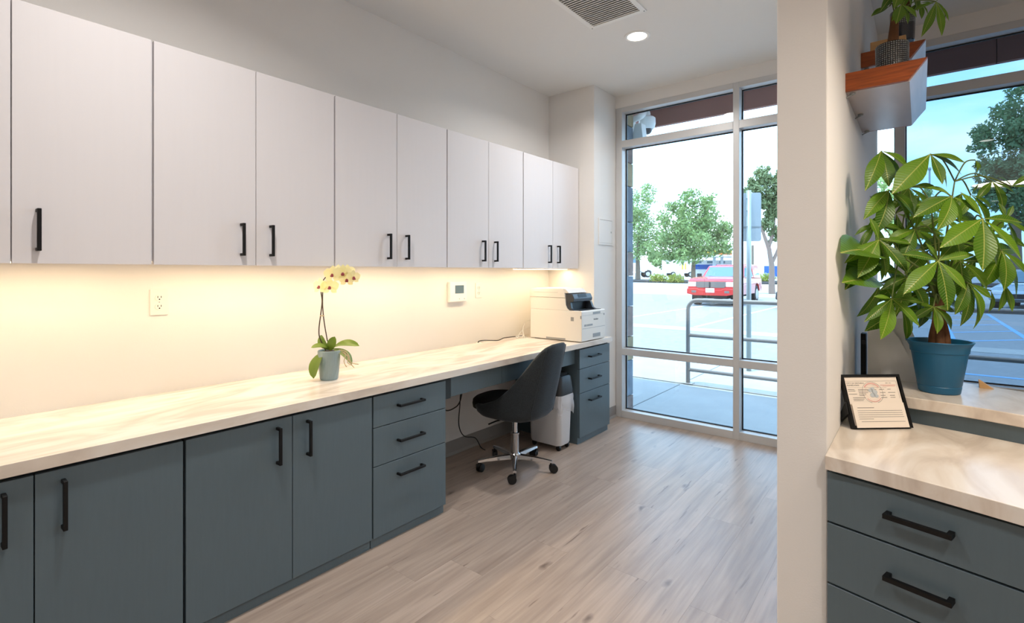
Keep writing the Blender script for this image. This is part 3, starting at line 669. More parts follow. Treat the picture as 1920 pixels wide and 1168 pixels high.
# ------------------------------------------------------------------ waste bin
def rrect(x0, y0, x1, y1, r, n=5):
    out = []
    for cx_, cy_, a in ((x1-r, y1-r, 0), (x0+r, y1-r, 90), (x0+r, y0+r, 180), (x1-r, y0+r, 270)):
        out += [(cx_+r*math.cos(math.radians(a+90*i/n)), cy_+r*math.sin(math.radians(a+90*i/n))) for i in range(n+1)]
    return out
def bin_():
    x0, x1, y0, y1 = -2.310, -2.005, 3.045, 3.235
    t = thing('waste_bin', 'white waste bin with black top and liner bag under the desk', 'waste bin', ((x0+x1)/2, (y0+y1)/2, 0))
    def loft(levels):
        rows = []
        for ins, z in levels:
            p = rrect(x0+ins, y0+ins, x1-ins, y1-ins, 0.035); rows.append([(a, b, z) for a, b in p+p[:1]])
        g = G().grid(rows); k = len(rows[0])
        g.add(rows[0][:-1], [tuple(range(k-1))[::-1]]); g.add(rows[-1][:-1], [tuple(range(k-1))]); return g
    obj('body', loft([(0.022, 0.036), (0.016, 0.05), (0.006, 0.40)]), M['bin_white'], t, smooth=0.7)
    obj('top_section', loft([(0.004, 0.400), (0.0, 0.404), (-0.001, 0.43), (0.010, 0.532), (0.018, 0.540)]), M['bin_black'], t, smooth=0.7)
    obj('lid', loft([(0.030, 0.540), (0.028, 0.552), (0.036, 0.558)]), M['seat_shade_lid_black'], t, smooth=0.7)
    rows = []
    for i, (ins, z) in enumerate(((-0.003, 0.405), (-0.006, 0.38), (-0.004, 0.35), (-0.010, 0.32), (-0.007, 0.295))):
        p = rrect(x0+ins, y0+ins, x1-ins, y1-ins, 0.035, 9); p = p+p[:1]; row = []
        for j, (a, b) in enumerate(p):
            w = 0.006*math.sin(j*1.9+i*1.3)*min(1, i); dz = -0.03*math.sin(j*0.55+1.0)*(i/4)**2-0.012*math.sin(j*1.7)*(i/4)
            row.append((a+w*0.6, b-abs(w), z+dz))
        row[-1] = row[0]; rows.append(row)
    obj('liner_bag', G().grid(rows), M['bag_film'], t, smooth=True)
    obj('bag_knot', G().ball((-2.20, y0-0.012, 0.300), 0.012, 0.010, 0.017), M['bin_black'], t, smooth=True)
    for cx_, cy_ in ((x0+0.05, y0+0.04), (x1-0.04, y0+0.04), (x0+0.05, y1-0.04), (x1-0.04, y1-0.04)):
        g = G().add(*wheel_geo(0.018, 0.018)).move(Matrix.Translation((cx_, cy_, 0.018))); g.box(cx_-0.012, cy_-0.012, 0.028, cx_+0.012, cy_+0.012, 0.038)
        obj('caster', g, M['caster_black'], t)
bin_()

# ------------------------------------------------------------------ leaves
def leaf_mesh(name, half, droop, fold, wide=0.58, rows=9, mats='leaf_money', tipexp=1.12):
    g = G(); rws = []
    for i in range(rows+1):
        y = i/rows
        w = half*(math.sin(math.pi*min(1, y**(math.log(0.5)/math.log(wide))))**(min(1.0, tipexp) if y < wide else tipexp))+0.004*(1-y)
        if i == rows: w = 0.002
        z = droop*(y-y*y)*1.3
        rws.append([(x*w, y, z+abs(x)*w*fold-0.02*half*math.cos(x*9)*0) for x in (-1, -0.5, 0, 0.5, 1)])
    g.grid(rws); me = mesh_of(name, g, smooth=True); me.materials.append(M[mats]); return me
LEAVES = [leaf_mesh('leaf', 0.145, 0.14, 0.22), leaf_mesh('leaf', 0.150, 0.32, 0.28), leaf_mesh('leaf', 0.135, 0.45, 0.20)]
def frame_to(p, q, up, extra=1.0):
    """matrix taking the unit leaf (along +Y, face +Z) from p to q"""
    d = q-p; L_ = d.length; y = d/L_
    z = up-y*up.dot(y); z = z.normalized() if z.length > 1e-4 else y.orthogonal().normalized(); x = y.cross(z)
    m = Matrix.Identity(4)
    for i in range(3): m[i][0] = x[i]*L_*extra; m[i][1] = y[i]*L_; m[i][2] = z[i]*L_; m[i][3] = p[i]
    return m
def put_leaf(parent, p, q, up, kind, width=1.0, name='leaf', meshes=None):
    me = (meshes or LEAVES)[kind]
    m4 = frame_to(Vector(p), Vector(q), up, width)
    lo = min((m4 @ v.co).x for v in me.vertices)
    if p[1] > 1.7 and p[0] > -0.5 and lo < XP1+0.004: m4 = Matrix.Translation((XP1+0.004-lo, 0, 0)) @ m4      # clear of the partition
    o = inst(name, me, parent); o.matrix_local = Matrix.Translation(-parent.location) @ m4
    return o

# ------------------------------------------------------------------ orchid
def orchid():
    c = Vector((-2.285, 1.395, CT)); d0 = 2.518
    A = lambda px, py, dd=0.0: at(px, py, d0+dd)
    t = thing('potted_orchid', 'yellow orchid in a grey-blue textured pot on the long counter', 'orchid', c)
    # pot with raised diamond facets
    n = 28; prof = [(0.0, 0), (0.040, 0.0), (0.043, 0.006), (0.047, 0.04), (0.050, 0.08), (0.0525, 0.115), (0.054, 0.142), (0.051, 0.145), (0.0495, 0.140), (0.047, 0.10), (0.0, 0.10)]
    rows = []
    for i, (r, z) in enumerate(prof):
        row = []
        for j in range(n+1):
            a = 2*math.pi*j/n; k = 1+(0.022 if (2 <= i <= 5 and (i+j) % 2 == 0) else 0); row.append((c.x+r*k*math.cos(a), c.y+r*k*math.sin(a), c.z+z))
        rows.append(row)
    obj('pot', G().grid(rows), M['pot_grey'], t, weld=True)
    obj('potting_moss', G().lathe([(0.0005, 0.142), (0.025, 0.140), (0.049, 0.132)], c, 20), M['moss'], t, smooth=True)
    crown = c+Vector((0, 0, 0.145)); cp = A(617, 657)
    om = [leaf_mesh('leaf', 0.20, 0.30, 0.25, 0.55, 12, 'leaf_orchid', 0.55), leaf_mesh('leaf', 0.20, 0.50, 0.22, 0.6, 12, 'leaf_orchid', 0.55)]
    cam_up = lambda a=0.7: (Vector((0, 0, 1))-Fw*a).normalized()
    for a, b, up, k, w in (((620, 656), (674, 649, -0.02), Vector((0, 0, 1))-Fw*0.45-Rt*0.2, 1, 0.95), ((617, 653), (583, 652, -0.05), Vector((0, 0, 1))-Fw*0.7, 1, 1.0), ((610, 657), (588, 710, -0.07), -Fw+Rt*-0.5+Vector((0, 0, 0.2)), 1, 1.15),
                           ((618, 656), (600, 629, 0.03), -Fw-Rt*0.3, 1, 1.25), ((622, 654), (660, 684, 0.05), Vector((0, 0, 1))+Rt*0.9-Fw*0.5, 1, 1.1), ((618, 657), (628, 631, -0.02), -Fw, 0, 1.35)):
        put_leaf(t, A(*a), A(b[0], b[1], b[2]), up, k, w, meshes=om)
    st1 = smooth_pts([A(611, 657), A(600, 635), A(598, 618), A(601, 592), A(604, 565), A(602, 545), A(606, 526, -0.01), A(618, 514, -0.02), A(634, 505, -0.03)])
    obj('flower_stem', G().tube(st1, 0.0028, 6), M['stem_brown'], t, smooth=True)
    obj('stake', G().tube(smooth_pts([A(614, 640), A(608, 605), A(605, 575), A(605, 547)]), 0.003, 6), M['stem_brown'], t, smooth=True)
    obj('clip', G().tube([A(600, 592, -0.006), A(608, 592, -0.006)], 0.003, 6), M['root_pale'], t)
    pet = [leaf_mesh('petal', 0.42, -0.10, 0.12, 0.62, 6, 'petal'), leaf_mesh('sepal', 0.30, -0.10, 0.10, 0.55, 6, 'petal')]
    for px, py, dd, s, face in ((600, 537, -0.02, 0.036, (-0.5, 0.1)), (619, 538, -0.03, 0.037, (0.0, 0.0)), (624, 515, -0.04, 0.038, (-0.1, 0.1)), (643, 513, -0.05, 0.037, (0.25, 0.2)), (650, 524, -0.045, 0.032, (0.4, -0.1)), (662, 520, -0.05, 0.030, (1.0, 0.0)), (652, 509, -0.03, 0.030, (0.6, 0.4)), (632, 508, -0.02, 0.032, (0.0, 0.8))):
        cc = A(px, py, dd); nrm = (-Fw + Rt*face[0] + Vector((0, 0, face[1]))).normalized()
        xx = Vector((0, 0, 1)).cross(nrm).normalized(); yy = nrm.cross(xx)
        fl_ = bpy.data.objects.new('flower', None); C.objects.link(fl_); fl_.parent = t; fl_.location = cc-c
        for ang, kind, sc in ((90, 1, 1.0), (18, 0, 1.05), (162, 0, 1.05), (-40, 1, 0.95), (220, 1, 0.95)):
            dr = xx*math.cos(math.radians(ang))+yy*math.sin(math.radians(ang))
            o = inst(('sepal', 'petal')[kind == 0], pet[kind], fl_); o.matrix_local = frame_to(nrm*(0.001 if kind else 0.003), dr*s*1.22*sc+nrm*0.004, nrm, 1.15)
        g = G().ball((0, 0, 0), 0.0075, 0.005, 0.009, 8, 6).ball((0.005, 0.002, -0.004), 0.004, n=8, m=5).ball((-0.005, 0.002, -0.004), 0.004, n=8, m=5)
        m4 = Matrix.Identity(4)
        for i in range(3): m4[i][0] = xx[i]; m4[i][1] = nrm[i]; m4[i][2] = yy[i]
        o = obj('lip', g.move(Matrix.Translation(nrm*0.008-yy*0.004) @ m4), M['lip_red'], fl_, smooth=True, world=False)
    for pts in (((641, 660), (648, 664), (645, 678), (650, 688)), ((636, 656), (650, 660), (656, 678), (672, 683)), ((640, 656), (653, 664), (658, 682), (664, 689)), ((643, 662), (652, 668), (652, 680), (658, 684))):
        obj('air_root', G().tube(smooth_pts([A(*pts[0], -0.03), A(*pts[1], -0.05), A(*pts[2], -0.05), A(*pts[3], -0.05)], 5), [0.0022]*16, 5), M['root_pale'], t, smooth=True)
orchid()

# ------------------------------------------------------------------ reception desk on the right of the partition
DZ = 0.755
front = [(-0.2195, 1.755), (-0.150, 1.741), (-0.068, 1.720), (0.026, 1.694), (0.108, 1.671), (0.186, 1.648), (0.60, 1.530), (1.20, 1.340)]
riser = [(-0.2195, 2.388), (-0.02, 2.338), (0.128, 2.304), (0.256, 2.264), (0.60, 2.150), (1.30, 1.890)]
tag(obj('desk_countertop', G().prism(front+riser[::-1], DZ-0.041, DZ), M['marble'], bevel=0.0015), 'cream marble-pattern worktop of the reception desk at lower right', 'countertop')
lf = [(-0.2195, 2.352), (-0.037, 2.312), (0.048, 2.301), (0.108, 2.288), (0.165, 2.274), (0.254, 2.244), (0.60, 2.125), (1.28, 1.860)]
lb = [(-0.2195, 2.727), (-0.014, 2.752), (0.142, 2.755), (0.227, 2.722), (0.304, 2.687), (0.80, 2.470), (1.42, 2.19)]
tag(obj('desk_ledge', G().prism(lf+lb[::-1], 0.810, 0.850), M['marble'], bevel=0.003), 'raised cream marble ledge carrying the blue potted money tree', 'ledge')
rb = [(x+0.03, y+0.11) for x, y in riser[1:]]
tag(obj('desk_riser', G().prism(riser+rb[::-1]+[(-0.2195, 2.50)], 0.0, 0.8095), M['slate_laminate']), 'slate panel between the reception worktop and its raised ledge', 'desk panel')
def desk_pedestals():
    th = math.radians(-14.5)
    for k, lab in ((0, 'slate three-drawer pedestal of the reception desk against the partition wall'), (1, 'slate three-drawer pedestal of the reception desk further to the right')):
        o = Vector((-0.2185, 1.776, 0)) + Vector((math.cos(th), math.sin(th), 0))*(0.452*k)
        t = thing('desk_pedestal', lab, 'desk pedestal', o, th, 'reception desk pedestals')
        obj('body', G().box(0.003, 0.020, 0.05, 0.450, 0.50, DZ-0.0415), M['slate_shaded'], t, world=False)
        obj('toe_kick', G().box(0.003, 0.05, 0.0, 0.450, 0.49, 0.05), M['slate_laminate'], t, world=False)
        for z0, z1, hz in ((0.556, 0.702, 0.6365), (0.374, 0.550, 0.468), (0.05, 0.368, 0.30)):
            d = obj('drawer', G().box(0.002, 0.0, z0, 0.449, 0.019, z1), M['slate_laminate'], t, bevel=0.001, seg=1, world=False)
            g_parent = d
            pl = pull_local((0.2245, 0, hz), g_parent)
def pull_local(p, parent):
    r = 0.006; h = 0.034; L_ = 0.146; x, y, z = p
    g = G().box(x-L_/2, -h, z-r, x+L_/2, -h+2*r, z+r)
    for e in (-1, 1): g.box(x+e*(L_/2-r)-r, -h+2*r, z-r, x+e*(L_/2-r)+r, 0.0, z+r)
    return obj('handle', g, M['black_metal'], parent, world=False)
desk_pedestals()

# framed licence
def licence():
    P = Vector((-0.100, 2.172, DZ+0.0042)); ang = math.atan2(0.142, 0.157)-0.02
    t = thing('licence_frame', 'black-framed city business licence standing on the reception worktop', 'picture frame', P, ang)
    tilt = Matrix.Rotation(math.radians(-20), 4, 'X'); w, h = 0.214, 0.184; b = 0.009
    g = G()
    for a in ((-w/2, 0, w/2, b), (-w/2, h-b, w/2, h), (-w/2, b, -w/2+b, h-b), (w/2-b, b, w/2, h-b)): g.box(a[0], -0.003, a[1], a[2], 0.012, a[3])
    obj('frame', g.move(tilt), M['black_metal'], t, world=False)
    obj('backing', G().box(-w/2+b, 0.006, b, w/2-b, 0.010, h-b).move(tilt), M['dark_gap'], t, world=False)
    tl = bpy.data.objects.new('paper', mesh_of('paper', G().box(-w/2+b, 0.001, 0.003, w/2-b-0.003, 0.002, h-b).box(-w/2+b+0.004, -0.006, 0.0015, w/2-b-0.006, -0.005, 0.085).move(tilt))); C.objects.link(tl); tl.data.materials.append(M['paper']); tl.parent = t
    obj('strut', G().prism([(0.030, 0.085), (0.018, 0.045), (0.068, 0.001), (0.078, 0.001)], -0.112, -0.100, 'X').move(Matrix.Identity(4)), M['dark_gap'], t, world=False)
    def text(s, x, z, size, m, y=0.0004, al='LEFT'):
        lettering(s, size, m, tl, tilt @ Matrix.Translation((x, y, z)) @ Matrix.Rotation(math.pi/2, 4, 'X'), al)
    text('CITY OF ONTARIO', -0.092, 0.151, 0.0075, 'ink_dark'); text('BUSINESS LICENSE', -0.092, 0.1445, 0.0055, 'ink_dark')
    text('2020 - 2021', 0.050, 0.152, 0.0045, 'ink_dark')
    def bars(name, rects, m, y=0.0003):
        g = G()
        for x0, z0, x1, z1 in rects: g.add([(x0, y, z0), (x1, y, z0), (x1, y, z1), (x0, y, z1)], [(0, 1, 2, 3)])
        obj(name, g.move(tilt), M[m], tl, world=False)
    bars('red_line', [(0.030, 0.1455, 0.086, 0.1475), (0.038, 0.142, 0.082, 0.1435)], 'ink_red')
    bars('rule', [(-0.094, 0.1605, 0.090, 0.1611), (0.0894, 0.10, 0.090, 0.1605), (-0.092, 0.138, 0.05, 0.1384)], 'ink_dark')
    rows = []
    for z, segs in ((0.131, ((-0.092, -0.068), (-0.055, 0.012), (0.022, 0.040), (0.052, 0.064))), (0.126, ((-0.092, -0.066), (-0.055, -0.010))), (0.120, ((-0.055, -0.02), (0.022, 0.042), (0.052, 0.078))), (0.115, ((-0.092, -0.062), (-0.055, -0.030))), (0.110, ((-0.055, -0.034), (0.022, 0.040), (0.056, 0.074))), (0.103, ((-0.080, -0.034), (0.022, 0.044), (0.056, 0.074))), (0.098, ((-0.080, -0.040),)), (0.093, ((-0.080, -0.044),))):
        rows += [(a, z, b_, z+0.0013) for a, b_ in segs]
    bars('print', rows, 'ink_dark')
    rows = [(-0.078, 0.0675, -0.018, 0.0692)]
    for i, z in enumerate((0.058, 0.051, 0.044, 0.037)): rows.append((-0.080, z, 0.080 if i < 3 else 0.082, z+0.0012))
    rows += [(-0.080, 0.030, -0.028, 0.0312), (-0.074, 0.021, 0.082, 0.0222)]
    bars('print', rows, 'ink_dark', -0.0063)
    def ring(name, r0, r1, m, a0=0, a1=360, y=0.0005):
        g = G(); k = 40; vs = []
        for j in range(k+1):
            a = math.radians(a0+(a1-a0)*j/k); vs += [(r0*math.cos(a)-0.004, y, r0*math.sin(a)+0.121), (r1*math.cos(a)-0.004, y, r1*math.sin(a)+0.121)]
        g.add(vs, [(2*j, 2*j+1, 2*j+3, 2*j+2) for j in range(k)]); obj(name, g.move(tilt), M[m], tl, world=False)
    ring('seal_ring', 0.0365, 0.0373, 'ink_dark'); ring('seal_ring', 0.0255, 0.0260, 'ink_red'); ring('seal_arc', 0.029, 0.034, 'ink_red', 35, 145); ring('seal_arc', 0.030, 0.033, 'ink_red', 220, 320)
    g = G()
    for x, z, r in ((-0.010, 0.128, 0.009), (0.003, 0.122, 0.010), (-0.006, 0.112, 0.010), (0.006, 0.109, 0.008), (-0.002, 0.134, 0.007)):
        g.add([(x+r*math.cos(2*math.pi*j/14), -0.0002-0.00005*r, z+r*0.8*math.sin(2*math.pi*j/14)) for j in range(14)], [tuple(range(14))])
    obj('seal_emblem', g.move(tilt), M['ink_blue'], tl, world=False)
licence()

# magazine files and binder at the back of the ledge
def mag(y0, y1, poly, label):
    xs = [p[0] for p in poly]; t = thing('magazine_file', label, 'magazine file', (sum(xs)/len(xs), (y0+y1)/2, 0.85), group='magazine files on the ledge')
    obj('side_panel', G().prism(poly, y0, y0+0.003, 'Y'), M['file_white'], t); obj('side_panel', G().prism(poly, y1-0.003, y1, 'Y'), M['file_white'], t)
    obj('spine', G().box(poly[0][0], y0+0.0031, 0.85, poly[0][0]+0.003, y1-0.0031, poly[-1][1]), M['file_white'], t)
    obj('base', G().box(poly[0][0]+0.0031, y0+0.0031, 0.85, poly[1][0], y1-0.0031, 0.853), M['file_white'], t)
mag(2.640, 2.690, [(-0.174, 0.85), (-0.012, 0.85), (-0.012, 0.90), (-0.045, 0.975), (-0.070, 1.028), (-0.085, 1.048), (-0.105, 1.057), (-0.174, 1.062)], 'white magazine file with curved top beside the money tree pot')
mag(2.694, 2.735, [(-0.150, 0.85), (0.015, 0.85), (0.010, 0.95), (-0.045, 1.100), (-0.150, 1.100)], 'taller white magazine file behind the curved one')
t = thing('ring_binder', 'thin black binder standing between partition and magazine file', 'binder', (-0.192, 2.66, 0.85))
obj('cover', G().box(-0.199, 2.640, 0.85, -0.1805, 2.70, 1.035), M['black_metal'], t, bevel=0.002)
obj('clip', G().box(-0.196, 2.636, 0.99, -0.183, 2.6395, 1.005), M['caster_black'], t)
q = at(1850, 726, 1.97)
tag(obj('wooden_wedge', G().prism([(-0.022, 0), (0.020, 0), (-0.020, 0.030), (-0.024, 0.030)], -0.012, 0.012, 'Y').move(Matrix.Translation((q.x, q.y-0.01, 0.85))), M['wood_tan'], bevel=0.001), 'small brown wooden wedge on the ledge right of the blue pot', 'wedge')

# ------------------------------------------------------------------ money tree in the blue pot
def money_tree():
    c = Vector((0.056, 2.487, 0.85)); d0 = 1.90
    def A(px, py, dd=0.0):
        p = at(px, py, d0+dd)
        if p.x < -0.208:                       # leaves bend clear of the partition
            k = Fw.x+Rt.x*(px-960)/952; p = at(px, py, -0.208/k)
        return p
    t = thing('money_tree', 'large money tree with glossy hand-shaped leaves in a blue pot', 'potted plant', c)
    p = obj('pot', G().lathe([(0.0005, 0.0), (0.058, 0.0), (0.062, 0.004), (0.0655, 0.026), (0.064, 0.028), (0.066, 0.032), (0.084, 0.150), (0.087, 0.152), (0.089, 0.170), (0.099, 0.188), (0.101, 0.190), (0.100, 0.193), (0.094, 0.192), (0.084, 0.170), (0.081, 0.150)], c, 48), M['pot_blue'], t, smooth=0.5)
    obj('soil', G().lathe([(0.0005, 0.168), (0.05, 0.167), (0.084, 0.163)], c, 24), M['soil'], t, smooth=True)
    base = c+Vector((0, 0, 0.160))
    for dx, dy, r, top in ((-0.019, -0.010, 0.0145, (-0.006, 0.0)), (0.002, -0.018, 0.0155, (0.004, -0.004)), (0.020, -0.005, 0.0145, (0.008, 0.004)), (0.0, 0.016, 0.014, (0.0, 0.006))):
        pts = smooth_pts([base+Vector((dx, dy, 0)), base+Vector((dx*1.0, dy, 0.05)), base+Vector((dx*0.45+top[0]*0.4, dy*0.5, 0.11)), base+Vector((top[0]*1.2, top[1], 0.20))], 4)
        obj('trunk', G().tube(pts, [r*(1.05-0.045*i) for i in range(len(pts))], 10), M['trunk'], t, smooth=True)
    top = base+Vector((0, 0, 0.19))
    br = []
    for px, py, dd in ((1700, 400, 0.02), (1745, 380, -0.02), (1790, 340, 0.0), (1820, 430, -0.06), (1690, 480, -0.08), (1760, 450, -0.10), (1850, 470, 0.04)):
        q = A(px, py, dd); pts = smooth_pts([top-Vector((0, 0, 0.03)), top*0.6+q*0.4+Vector((0, 0, 0.03)), q], 6)
        obj('branch', G().tube(pts, [0.006-0.0003*i for i in range(len(pts))], 6), M['twig_green'], t, smooth=True); br.append(q)
    def hub(px, py, dd, tips, fac=0.6):
        h = A(px, py, dd); b = min(br+[top], key=lambda v: (v-h).length+0.6*max(0, v.z-h.z))
        mid = (b+h)/2+Vector((0, 0, 0.03))
        obj('stem', G().tube(smooth_pts([b, mid, h], 6), 0.0026, 5), M['twig_green'], t, smooth=True)
        for tp in tips:
            tx, ty = tp[0], tp[1]; td = tp[2] if len(tp) > 2 else -0.03; k = tp[3] if len(tp) > 3 else rnd.choice((0, 0, 1)); wd = tp[4] if len(tp) > 4 else 1.0
            e = A(tx, ty, dd+td)
            up = (Vector((0, 0, 1))*fac - Fw*0.75 + Rt*rnd.uniform(-0.25, 0.25)).normalized()
            put_leaf(t, h, e, up, k, wd)
    hub(1652, 283, 0.0, [(1622, 358, -0.05, 1), (1641, 338, 0.02, 0, 0.9), (1667, 351, -0.05, 0, 1.15), (1702, 318, 0.0, 1), (1690, 345, 0.04, 0)])
    hub(1744, 289, -0.06, [(1672, 364, -0.04, 0, 1.2), (1767, 346, -0.05, 0, 1.15), (1811, 306, 0.0, 0, 0.9), (1803, 328, 0.04, 0, 0.9), (1775, 352, 0.05, 0)])
    hub(1666, 357, 0.0, [(1619, 412, -0.04, 1, 1.0), (1640, 440, -0.04, 1, 1.1), (1668, 387, -0.02, 0, 0.7), (1713, 405, 0.0, 1, 1.2), (1700, 430, 0.04, 1), (1628, 380, 0.05, 1)])
    hub(1648, 449, -0.08, [(1583, 494, -0.03, 0, 0.75), (1608, 521, -0.05, 0, 1.15), (1702, 513, -0.05, 0, 1.15), (1712, 458, 0.0, 0, 0.9), (1630, 408, 0.0, 0, 1.1), (1660, 520, 0.03, 0)])
    hub(1759, 489, -0.16, [(1691, 477, -0.02, 0, 0.95), (1694, 552, -0.05, 0, 1.0), (1777, 582, -0.05, 0, 1.15), (1812, 544, -0.03, 0, 1.0), (1826, 477, 0.0, 0, 0.95), (1735, 455, 0.02, 0, 1.2), (1790, 455, 0.05, 0)])
    hub(1842, 410, -0.14, [(1762, 465, -0.04, 0, 1.05), (1842, 508, -0.06, 0, 1.2), (1915, 487, -0.04, 0, 1.0), (1917, 418, 0.0, 0, 1.05), (1800, 360, 0.04, 0, 1.0), (1868, 500, 0.04, 0, 1.0)])
    hub(1672, 560, -0.12, [(1620, 604, -0.03, 0, 0.75), (1651, 637, -0.05, 0, 1.15), (1724, 612, -0.03, 0, 1.1), (1732, 568, 0.0, 0, 0.85), (1638, 556, 0.0, 0, 1.0), (1708, 625, 0.05, 1)])
    hub(1784, 368, -0.10, [(1712, 408, -0.02, 0, 1.0), (1757, 432, -0.05, 1, 1.2), (1720, 385, 0.03, 0, 1.0), (1842, 405, -0.02, 0, 1.0), (1800, 420, 0.0, 0, 1.0), (1735, 352, 0.02, 1, 1.0)])
    hub(1704, 352, 0.05, [(1760, 355, -0.02, 1, 1.1), (1740, 395, 0.0, 1), (1672, 395, -0.02, 1), (1712, 410, -0.03, 0)])
    hub(1896, 350, 0.0, [(1872, 332, -0.04, 0, 0.6), (1932, 326, -0.03, 0, 0.9), (1925, 350, -0.02, 0, 0.9)])
    hub(1886, 412, -0.04, [(1900, 385, 0.0, 0, 1.0), (1930, 440, -0.03, 0), (1905, 470, 0.0, 0, 1.0), (1872, 380, 0.02, 0, 1.0)])
    hub(1878, 470, -0.05, [(1882, 545, -0.04, 1, 1.2), (1930, 520, -0.02, 0, 1.1), (1840, 540, 0.0, 0, 1.2), (1905, 560, 0.04, 0, 1.0)])
    hub(1884, 533, 0.02, [(1872, 583, 0.0, 0, 1.1), (1898, 585, 0.0, 0, 0.8)], 0.1)
    hub(1858, 545, 0.02, [(1853, 586, 0.0, 2, 0.8), (1861, 576, 0.0, 0, 0.7)], 0.1)
    hub(1815, 530, -0.10, [(1838, 600, -0.03, 1, 0.9), (1824, 618, 0.0, 2, 0.8), (1860, 560, 0.0, 0, 0.9), (1790, 590, 0.0, 1, 1.1), (1800, 612, 0.03, 2, 0.8)], 0.3)
    hub(1750, 575, -0.06, [(1708, 600, 0.0, 1, 1.0), (1757, 626, -0.04, 1, 1.1), (1783, 620, 0.02, 1, 1.0), (1720, 570, 0.0, 0), (1790, 585, 0.0, 1)], 0.4)
    hub(1828, 300, 0.02, [(1832, 322, 0.0, 2, 0.9), (1838, 318, 0.0, 2, 0.8), (1824, 318, 0.02, 2, 0.7)], 0.1)
    hub(1820, 365, 0.06, [(1790, 410, 0.0, 1), (1860, 400, 0.0, 1), (1835, 345, 0.0, 0, 0.4), (1850, 430, 0.0, 1)])
    hub(1716, 430, -0.06, [(1660, 455, 0.0, 1, 1.0), (1690, 490, -0.02, 1, 1.1), (1745, 480, 0.0, 1, 1.0), (1770, 440, 0.0, 0, 1.0), (1725, 375, 0.03, 0, 1.0)])
    hub(1700, 520, -0.04, [(1650, 545, 0.0, 1, 1.0), (1680, 590, -0.02, 1, 1.1), (1735, 590, 0.0, 1, 1.1), (1755, 535, 0.0, 0, 1.0), (1690, 465, 0.03, 0, 1.0)])
    hub(1800, 490, -0.06, [(1770, 540, 0.0, 1, 1.0), (1800, 570, -0.02, 1, 1.1), (1850, 545, 0.0, 1, 1.1), (1870, 490, 0.0, 0, 1.0), (1790, 430, 0.03, 0, 1.0)])
    hub(1640, 420, 0.0, [(1602, 442, 0.0, 1, 0.7), (1610, 470, -0.02, 1, 0.7), (1650, 480, 0.0, 1, 1.0), (1690, 430, 0.0, 0, 1.0)])
    hub(1860, 340, 0.06, [(1830, 375, 0.0, 1, 1.0), (1880, 395, 0.0, 1, 1.0), (1905, 365, 0.0, 0, 0.8)])
    # inner, shaded foliage
    rr = random.Random(21)
    for px, py, dd in ((1640, 480, 0.10), (1690, 440, 0.10), (1700, 520, 0.08), (1740, 470, 0.12), (1780, 520, 0.10), (1730, 550, 0.06), (1830, 480, 0.10), (1680, 400, 0.12), (1800, 450, 0.06), (1650, 530, 0.06), (1770, 405, 0.12), (1850, 440, 0.14), (1690, 580, 0.08)):
        a0 = rr.random()*6.28; tips = []
        for k in range(5):
            a = a0+k*1.257; L_ = rr.uniform(58, 85); tips.append((px+L_*math.cos(a), py+L_*0.75*math.sin(a)+16, rr.uniform(-0.06, 0.08), rr.choice((0, 1, 1)), rr.uniform(0.95, 1.25)))
        hub(px, py, dd, tips)
money_tree()

# ------------------------------------------------------------------ wall shelves with small potted plants
def shelf(y0, y1, zb, zt, label):
    x0 = XP1; t = thing('wall_shelf', label, 'shelf', (x0, (y0+y1)/2, zb), group='tray shelves on the partition')
    xb, xt = -0.033, 0.021; th = 0.012
    obj('base_board', G().box(x0, y0+0.016, zb, xb, y1-0.016, zb+th), M['shelf_laminate'], t)
    obj('slanted_side', G().prism([(xb, zb), (xb+0.004, zb), (xt, zt), (xt-th, zt), (xb-th+0.004, zb+th)], y0+0.0162, y1-0.0162, 'Y'), M['shelf_laminate'], t)
    obj('wood_front', G().prism([(x0, zb+0.001), (xb, zb+0.001), (xt, zt+0.001), (x0, zt+0.001)], y0, y0+0.0158, 'Y'), M['wood_orange'], t, bevel=0.001, seg=1)
    obj('wood_back', G().prism([(x0, zb+0.001), (xb, zb+0.001), (xt, zt+0.001), (x0, zt+0.001)], y1-0.0158, y1, 'Y'), M['wood_orange'], t, bevel=0.001, seg=1)
    for k in range(3):
        yy = y0+0.03+(y1-y0-0.06)*k/2
        obj('clip', G().tube([(x0+0.020, yy, zb-0.007), (x0+0.020, yy, zb)], 0.010, 12).tube([(x0, yy, zb-0.016), (x0+0.022, yy, zb-0.006)], 0.003, 8), M['printer_grey'], t)
shelf(2.285, 3.015, 1.980, 2.048, 'tray shelf with orange wood front on the partition, nearer and lower')
shelf(2.930, 3.640, 2.272, 2.341, 'tray shelf with orange wood front on the partition, farther and higher')
tag(obj('plant_riser', G().box(-0.185, 2.955, 2.2842, -0.05, 3.16, 2.392), M['wood_tan'], bevel=0.003), 'pale wooden block under the dark pot on the higher shelf', 'wooden block')

